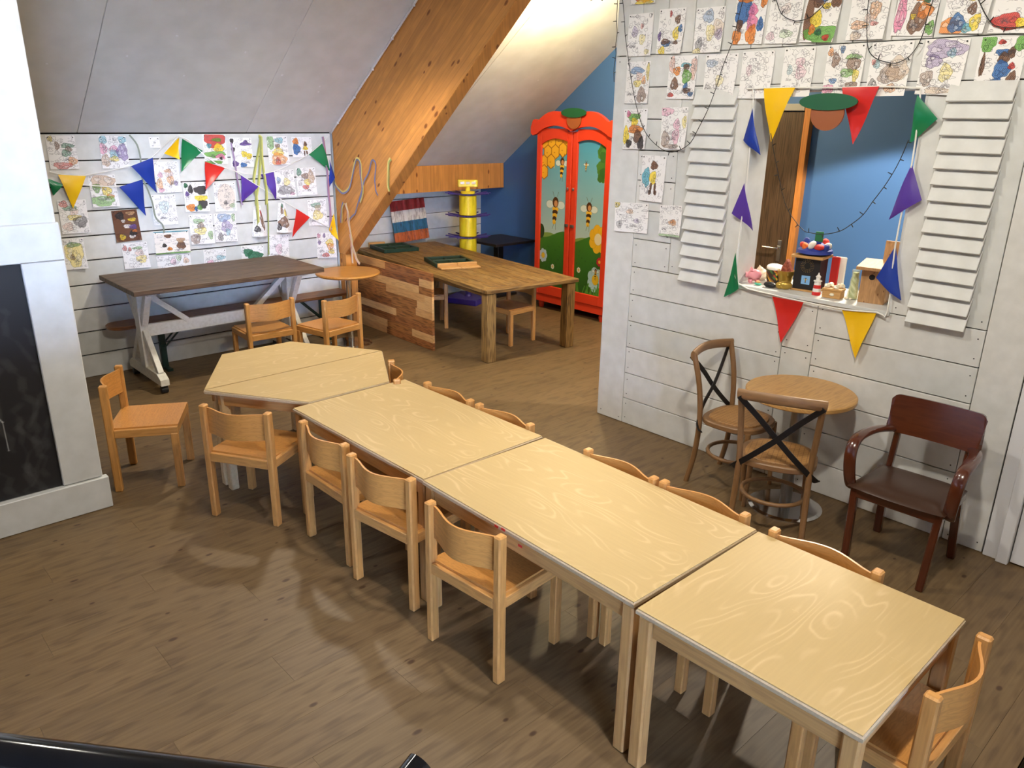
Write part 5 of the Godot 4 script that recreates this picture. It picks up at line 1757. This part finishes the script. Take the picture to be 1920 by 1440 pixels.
func build_sill() -> void:
	var Y := 1.19
	var skin := mat(col(232, 150, 160), 0.35)
	var p := thing("piggy_bank", "pink piggy bank on the opening's sill", "ornament", Vector3(4.43, Y, -2.51), facing(-0.6, -0.8))
	var b := S()
	ball(b, Vector3(0, 0.05, 0), Vector3(0.036, 0.036, 0.044))
	ob("body", b, skin, p)
	var sn := S()
	lathe(sn, [Vector2(0.017, 0), Vector2(0.017, 0.018), Vector2(0.0, 0.018)], Transform3D(Basis(Vector3(1, 0, 0), -PI / 2), Vector3(0, 0.048, -0.036)), 14)
	ob("snout", sn, skin, p)
	for s: float in [-1.0, 1.0]:
		var e := S()
		lathe(e, [Vector2(0.012, 0), Vector2(0.0, 0.02)], Transform3D(Basis.IDENTITY, Vector3(s * 0.02, 0.078, -0.02)), 8)
		ob("ear", e, skin, p)
		for k: float in [-1.0, 1.0]:
			var f := S()
			lathe(f, [Vector2(0.011, 0), Vector2(0.012, 0.025)], Transform3D(Basis.IDENTITY, Vector3(s * 0.02, 0, k * 0.022)), 10)
			ob("foot", f, skin, p)
	var cream := mat(col(236, 226, 200), 0.5)
	var sh := thing("sea_shell", "cream spiral sea shell behind the pink piggy bank", "shell", Vector3(4.56, Y, -2.535))
	var ss := S()
	lathe(ss, [Vector2(0.0, 0.0), Vector2(0.045, 0.01), Vector2(0.052, 0.03), Vector2(0.04, 0.045), Vector2(0.036, 0.055), Vector2(0.024, 0.066), Vector2(0.02, 0.074), Vector2(0.01, 0.084), Vector2(0, 0.1)], Transform3D(Basis(Vector3(0, 0, 1), 0.35), Vector3(0, 0.004, 0)), 18)
	ob("shell", ss, cream, sh)
	canvas(64, 32, col(60, 44, 30))
	var rr := RandomNumberGenerator.new()
	rr.seed = 4
	for k in 70:
		ell(rr.randf() * 64, rr.randf() * 32, 2.4, 2.4, [col(200, 60, 50), col(230, 180, 50), col(70, 120, 60), col(160, 110, 60)][k % 4])
	var bk := thing("patterned_basket", "small basket with bright pattern and white cloth on the sill", "basket", Vector3(4.54, Y, -2.425))
	var bs := S()
	for i in 1:
		lathe(bs, [Vector2(0, 0), Vector2(0.05, 0), Vector2(0.062, 0.085), Vector2(0.054, 0.085), Vector2(0.046, 0.01), Vector2(0, 0.01)], Transform3D.IDENTITY, 24)
	ob("basket", bs, mat(Color.WHITE, 0.6, 0, picture(), Vector3(8, 8, 1)), bk)
	var cl := S()
	ball(cl, Vector3(0, 0.09, 0), Vector3(0.062, 0.026, 0.06), Basis(Vector3(1, 0, 0), 0.15))
	ob("cloth", cl, mat(col(236, 234, 226), 0.8), bk)
	var gold := mat(col(190, 156, 74), 0.32, 0.75)
	var gp := thing("gold_pot", "gold flower pot holding a rosy crystal on the sill", "pot", Vector3(4.5, Y, -2.335))
	var gs := S()
	lathe(gs, [Vector2(0, 0), Vector2(0.034, 0), Vector2(0.046, 0.07), Vector2(0.052, 0.07), Vector2(0.054, 0.095), Vector2(0.047, 0.095), Vector2(0.04, 0.06), Vector2(0, 0.06)], Transform3D.IDENTITY, 28)
	ob("pot", gs, gold, gp)
	var cr := S()
	prism(cr, PackedVector2Array([Vector2(-0.036, 0.05), Vector2(0.034, 0.05), Vector2(0.04, 0.09), Vector2(0.012, 0.15), Vector2(0.0, 0.165), Vector2(-0.026, 0.115)]), 0.045, Transform3D(Basis(Vector3(0, 0, 1), Vector3(0, 1, 0), Vector3(-1, 0, 0)), Vector3.ZERO), false, 0.008)
	ob("crystal", cr, mat(col(196, 132, 110), 0.5, 0, blotch(15, 64, 64, col(150, 90, 80), col(250, 220, 200), 0.1), Vector3(8, 8, 1)), gp)
	var stn := thing("black_stone", "flat black stone at the sill's front edge", "stone", Vector3(4.365, Y, -2.36))
	var sb := S()
	ball(sb, Vector3(0, 0.018, 0), Vector3(0.026, 0.018, 0.042))
	ob("stone", sb, M.black_plastic, stn)
	var clog := thing("gold_clog", "small gold wooden clog before the gold pot", "ornament", Vector3(4.385, Y, -2.275), 0.5)
	var cs := S()
	ball(cs, Vector3(0, 0.026, 0.005), Vector3(0.022, 0.026, 0.04))
	ball(cs, Vector3(0, 0.022, -0.028), Vector3(0.016, 0.02, 0.026), Basis(Vector3(1, 0, 0), 0.4))
	ob("shoe", cs, gold, clog)
	var gem := thing("small_trinket", "tiny green and orange trinket beside the piggy bank", "ornament", Vector3(4.37, Y, -2.445))
	var g1 := S()
	ball(g1, Vector3(0, 0.009, 0), Vector3(0.012, 0.009, 0.024))
	ob("green_piece", g1, mat(col(90, 190, 160), 0.4), gem)
	var g2 := S()
	ball(g2, Vector3(0, 0.022, 0), Vector3(0.01, 0.009, 0.014))
	ob("orange_piece", g2, mat(col(220, 170, 110), 0.4), gem)
	# black insect box
	var hv := thing("insect_house", "black wooden insect box with gold dotted ring and blue square", "insect box", Vector3(4.5, Y, -2.18), 0.12)
	ob("box", box1(Vector3(0, 0.105, 0), Vector3(0.13, 0.19, 0.15), 0.002), mat(col(24, 20, 20), 0.5), hv)
	ob("base", box1(Vector3(-0.005, 0.005, 0), Vector3(0.15, 0.01, 0.165), 0.002), M.tray_wood, hv)
	ob("roof", box1(Vector3(-0.01, 0.208, 0), Vector3(0.18, 0.016, 0.19), 0.002), M.tray_wood, hv)
	var ho := S()
	lathe(ho, [Vector2(0.0, 0.0), Vector2(0.018, 0.0), Vector2(0.018, 0.003), Vector2(0, 0.003)], Transform3D(Basis(Vector3(0, 0, 1), PI / 2), Vector3(-0.0645, 0.152, 0)), 20)
	ob("hole", ho, M.gap, hv)
	var dt := S()
	for k in 3:
		for j in 14 + k * 4:
			var a := TAU * j / (14 + k * 4)
			bx(dt, Vector3(-0.0655, 0.152 + sin(a) * (0.022 + k * 0.008), cos(a) * (0.022 + k * 0.008)), Vector3(0.002, 0.0026, 0.0026), 0.0)
	ob("gold_dots", dt, gold, hv)
	canvas(48, 48, col(130, 180, 226))
	bee(24, 22, 9)
	ob("sticker", repaint_box(Vector3(-0.0658, 0.068, 0.0), 0.052), mat(Color.WHITE, 0.5, 0, picture()), hv)
	# paper hat in flag colours on top of it
	var ht := thing("paper_hat", "paper hat in red, white, blue and orange on the insect box", "hat", Vector3(4.5, Y + 0.216, -2.17))
	var hb := S()
	lathe(hb, [Vector2(0.07, 0.0), Vector2(0.105, 0.012), Vector2(0.1, 0.03), Vector2(0.07, 0.05), Vector2(0.03, 0.075), Vector2(0, 0.08)], Transform3D.IDENTITY, 20)
	ob("crown", hb, mat(col(36, 54, 140), 0.6), ht)
	var hc := [[206, 50, 40], [240, 236, 228], [230, 110, 40], [206, 50, 40], [34, 56, 140], [240, 236, 228], [230, 110, 40], [206, 50, 40], [240, 236, 228], [30, 50, 130]]
	for k in 10:
		var a := TAU * k / 10.0 + 2.4
		var r2 := S()
		ball(r2, Vector3(cos(a) * 0.062, 0.05 + 0.012 * sin(k * 2.0), sin(a) * 0.066), Vector3(0.034, 0.02, 0.03), Basis(Vector3(cos(a), 0.4, sin(a)).normalized(), k * 1.1), 6)
		ob("ruffle", r2, mat(col(hc[k][0], hc[k][1], hc[k][2]), 0.7), ht)
	ob("green_tab", box1(Vector3(0.01, 0.105, 0.01), Vector3(0.012, 0.06, 0.045), 0.002, Basis(Vector3.UP, 0.3)), mat(col(20, 104, 56), 0.6), ht)
	var cf := thing("folded_cloth", "red, white and teal folded cloth beside the insect box", "cloth", Vector3(4.62, Y, -2.075))
	ob("white_fold", box1(Vector3(0.02, 0.1, 0.01), Vector3(0.014, 0.2, 0.07), 0.006), mat(col(238, 234, 226), 0.8), cf)
	ob("red_fold", box1(Vector3(0.0, 0.1, -0.012), Vector3(0.014, 0.2, 0.05), 0.006), mat(col(200, 40, 36), 0.8), cf)
	# lighthouse
	var lh := thing("toy_lighthouse", "small red and white striped lighthouse before the insect box", "ornament", Vector3(4.395, Y, -2.075))
	for k in 4:
		var ls := S()
		var r0 := 0.026 - k * 0.002
		lathe(ls, [Vector2(0, k * 0.02), Vector2(r0, k * 0.02), Vector2(r0 - 0.002, k * 0.02 + 0.02), Vector2(0, k * 0.02 + 0.02)], Transform3D.IDENTITY, 20)
		ob("band", ls, M.pennant.r if k % 2 == 0 else M.white_plastic, lh)
	var lt := S()
	lathe(lt, [Vector2(0, 0.08), Vector2(0.024, 0.08), Vector2(0.024, 0.085), Vector2(0.012, 0.087), Vector2(0.012, 0.105), Vector2(0.016, 0.107), Vector2(0.004, 0.122), Vector2(0.004, 0.13), Vector2(0, 0.132)], Transform3D.IDENTITY, 16)
	ob("lantern", lt, M.white_plastic, lh)
	# wooden chest full of shells
	var ct := thing("shell_chest", "little wooden chest heaped with pale shells on the sill", "chest", Vector3(4.4, Y, -1.975), 0.12)
	ob("box", box1(Vector3(0, 0.022, 0), Vector3(0.075, 0.044, 0.105), 0.003), M.tray_wood, ct)
	ob("lip", box1(Vector3(0, 0.05, 0), Vector3(0.08, 0.014, 0.112), 0.003), M.tray_wood, ct)
	for k in 14:
		var s2 := S()
		ball(s2, Vector3(rr.randf_range(-0.03, 0.03), 0.062 + rr.randf_range(0, 0.012), rr.randf_range(-0.045, 0.045)), Vector3(0.013, 0.007, 0.016), Basis(Vector3(rr.randf(), rr.randf(), rr.randf() + 0.1).normalized(), rr.randf() * 3.0), 6)
		ob("shell", s2, cream, ct)
	var kb := S()
	ball(kb, Vector3(-0.04, 0.024, 0.005), Vector3(0.008, 0.009, 0.014), Basis.IDENTITY, 6)
	ob("shell_clasp", kb, cream, ct)
	# bottle with a twist of yellow
	var bo := thing("glass_bottle", "clear glass bottle with yellow-green filling beside the birdhouse", "bottle", Vector3(4.455, Y, -1.885))
	var gl := S()
	lathe(gl, [Vector2(0, 0), Vector2(0.032, 0), Vector2(0.034, 0.01), Vector2(0.03, 0.05), Vector2(0.024, 0.08), Vector2(0.026, 0.11), Vector2(0.02, 0.13), Vector2(0.022, 0.165), Vector2(0.022, 0.17), Vector2(0, 0.17)], Transform3D.IDENTITY, 24)
	var gm := mat(Color(0.9, 0.95, 0.85, 0.3), 0.05)
	gm.transparency = BaseMaterial3D.TRANSPARENCY_ALPHA
	ob("glass", gl, gm, bo)
	var fi := S()
	lathe(fi, [Vector2(0, 0.004), Vector2(0.026, 0.004), Vector2(0.024, 0.05), Vector2(0.019, 0.08), Vector2(0.02, 0.11), Vector2(0.015, 0.13), Vector2(0.016, 0.155), Vector2(0, 0.155)], Transform3D.IDENTITY, 18)
	ob("filling", fi, mat(Color.WHITE, 0.6, 0, blotch(21, 64, 64, col(120, 130, 40), col(240, 236, 190), 0.08), Vector3(8, 8, 1)), bo)
	for k in 6:
		var s3 := S()
		ball(s3, Vector3(-0.03 + rr.randf_range(-0.012, 0.012), 0.007, rr.randf_range(-0.035, 0.035)), Vector3(0.008, 0.006, 0.009), Basis.IDENTITY, 6)
		ob("shell", s3, cream, bo)
	# birdhouse
	var bh := thing("birdhouse", "plain pine birdhouse with round hole and tall back board", "birdhouse", Vector3(4.48, Y, -1.775), 0.18)
	var bd := S()
	bx(bd, Vector3(0, 0.1, 0), Vector3(0.13, 0.2, 0.14), 0.002)
	ob("box", bd, M.bird_wood, bh)
	ob("roof", box1(Vector3(-0.025, 0.212, 0), Vector3(0.21, 0.018, 0.18), 0.002, Basis(Vector3(0, 0, 1), 0.1)), M.bird_wood, bh)
	ob("back_board", box1(Vector3(0.075, 0.17, 0.04), Vector3(0.018, 0.34, 0.075), 0.002), M.bird_wood, bh)
	var bhole := S()
	lathe(bhole, [Vector2(0.0, 0.0), Vector2(0.016, 0.0), Vector2(0.016, 0.002), Vector2(0, 0.002)], Transform3D(Basis(Vector3(0, 0, 1), PI / 2), Vector3(-0.0643, 0.148, -0.012)), 20)
	ob("hole", bhole, M.gap, bh)

func repaint_box(c: Vector3, s: float) -> SurfaceTool:
	var st := S()
	var h := s * 0.5
	quad(st, c + Vector3(0, -h, -h), c + Vector3(0, -h, h), c + Vector3(0, h, h), c + Vector3(0, h, -h), Vector3(-1, 0, 0), Vector2(0, 1), Vector2(1, 1), Vector2(1, 0), Vector2(0, 0))
	return st

func build_railing() -> void:
	var t := thing("black_balustrade", "glossy black balustrade with rounded top rail beside the bare floor", "balustrade", Vector3(0, 0, 0))
	var a := Vector3(0.30, 1.463, -0.593)
	var b := Vector3(-1.25, 1.463, -2.475)
	var d := (b - a).normalized()
	var s := S()
	tube(s, [a, b], 0.026, 20)
	ob("top_rail", s, M.black_gloss, t)
	var p := S()
	bx(p, (a + b) * 0.5 + Vector3(0, -0.74, 0), Vector3(0.02, 1.46, a.distance_to(b) - 0.02), 0.003, Basis(Vector3.UP.cross(d).normalized(), Vector3.UP, d))
	ob("panel", p, M.navy_gloss, t)
	var h := thing("black_handrail", "end of a glossy black tubular handrail at the bottom edge", "handrail", Vector3.ZERO)
	var hs := S()
	tube(hs, [Vector3(0.384, 1.49, -0.547), Vector3(0.30, 1.465, -0.53), Vector3(0.2, 1.44, -0.5), Vector3(0.12, 1.41, -0.47)], 0.017, 20)
	ob("tube", hs, M.black_gloss, h)
	var po := S()
	tube(po, [Vector3(0.16, 1.425, -0.485), Vector3(0.16, 0.0, -0.485)], 0.014, 14)
	ob("post", po, M.black_gloss, h)
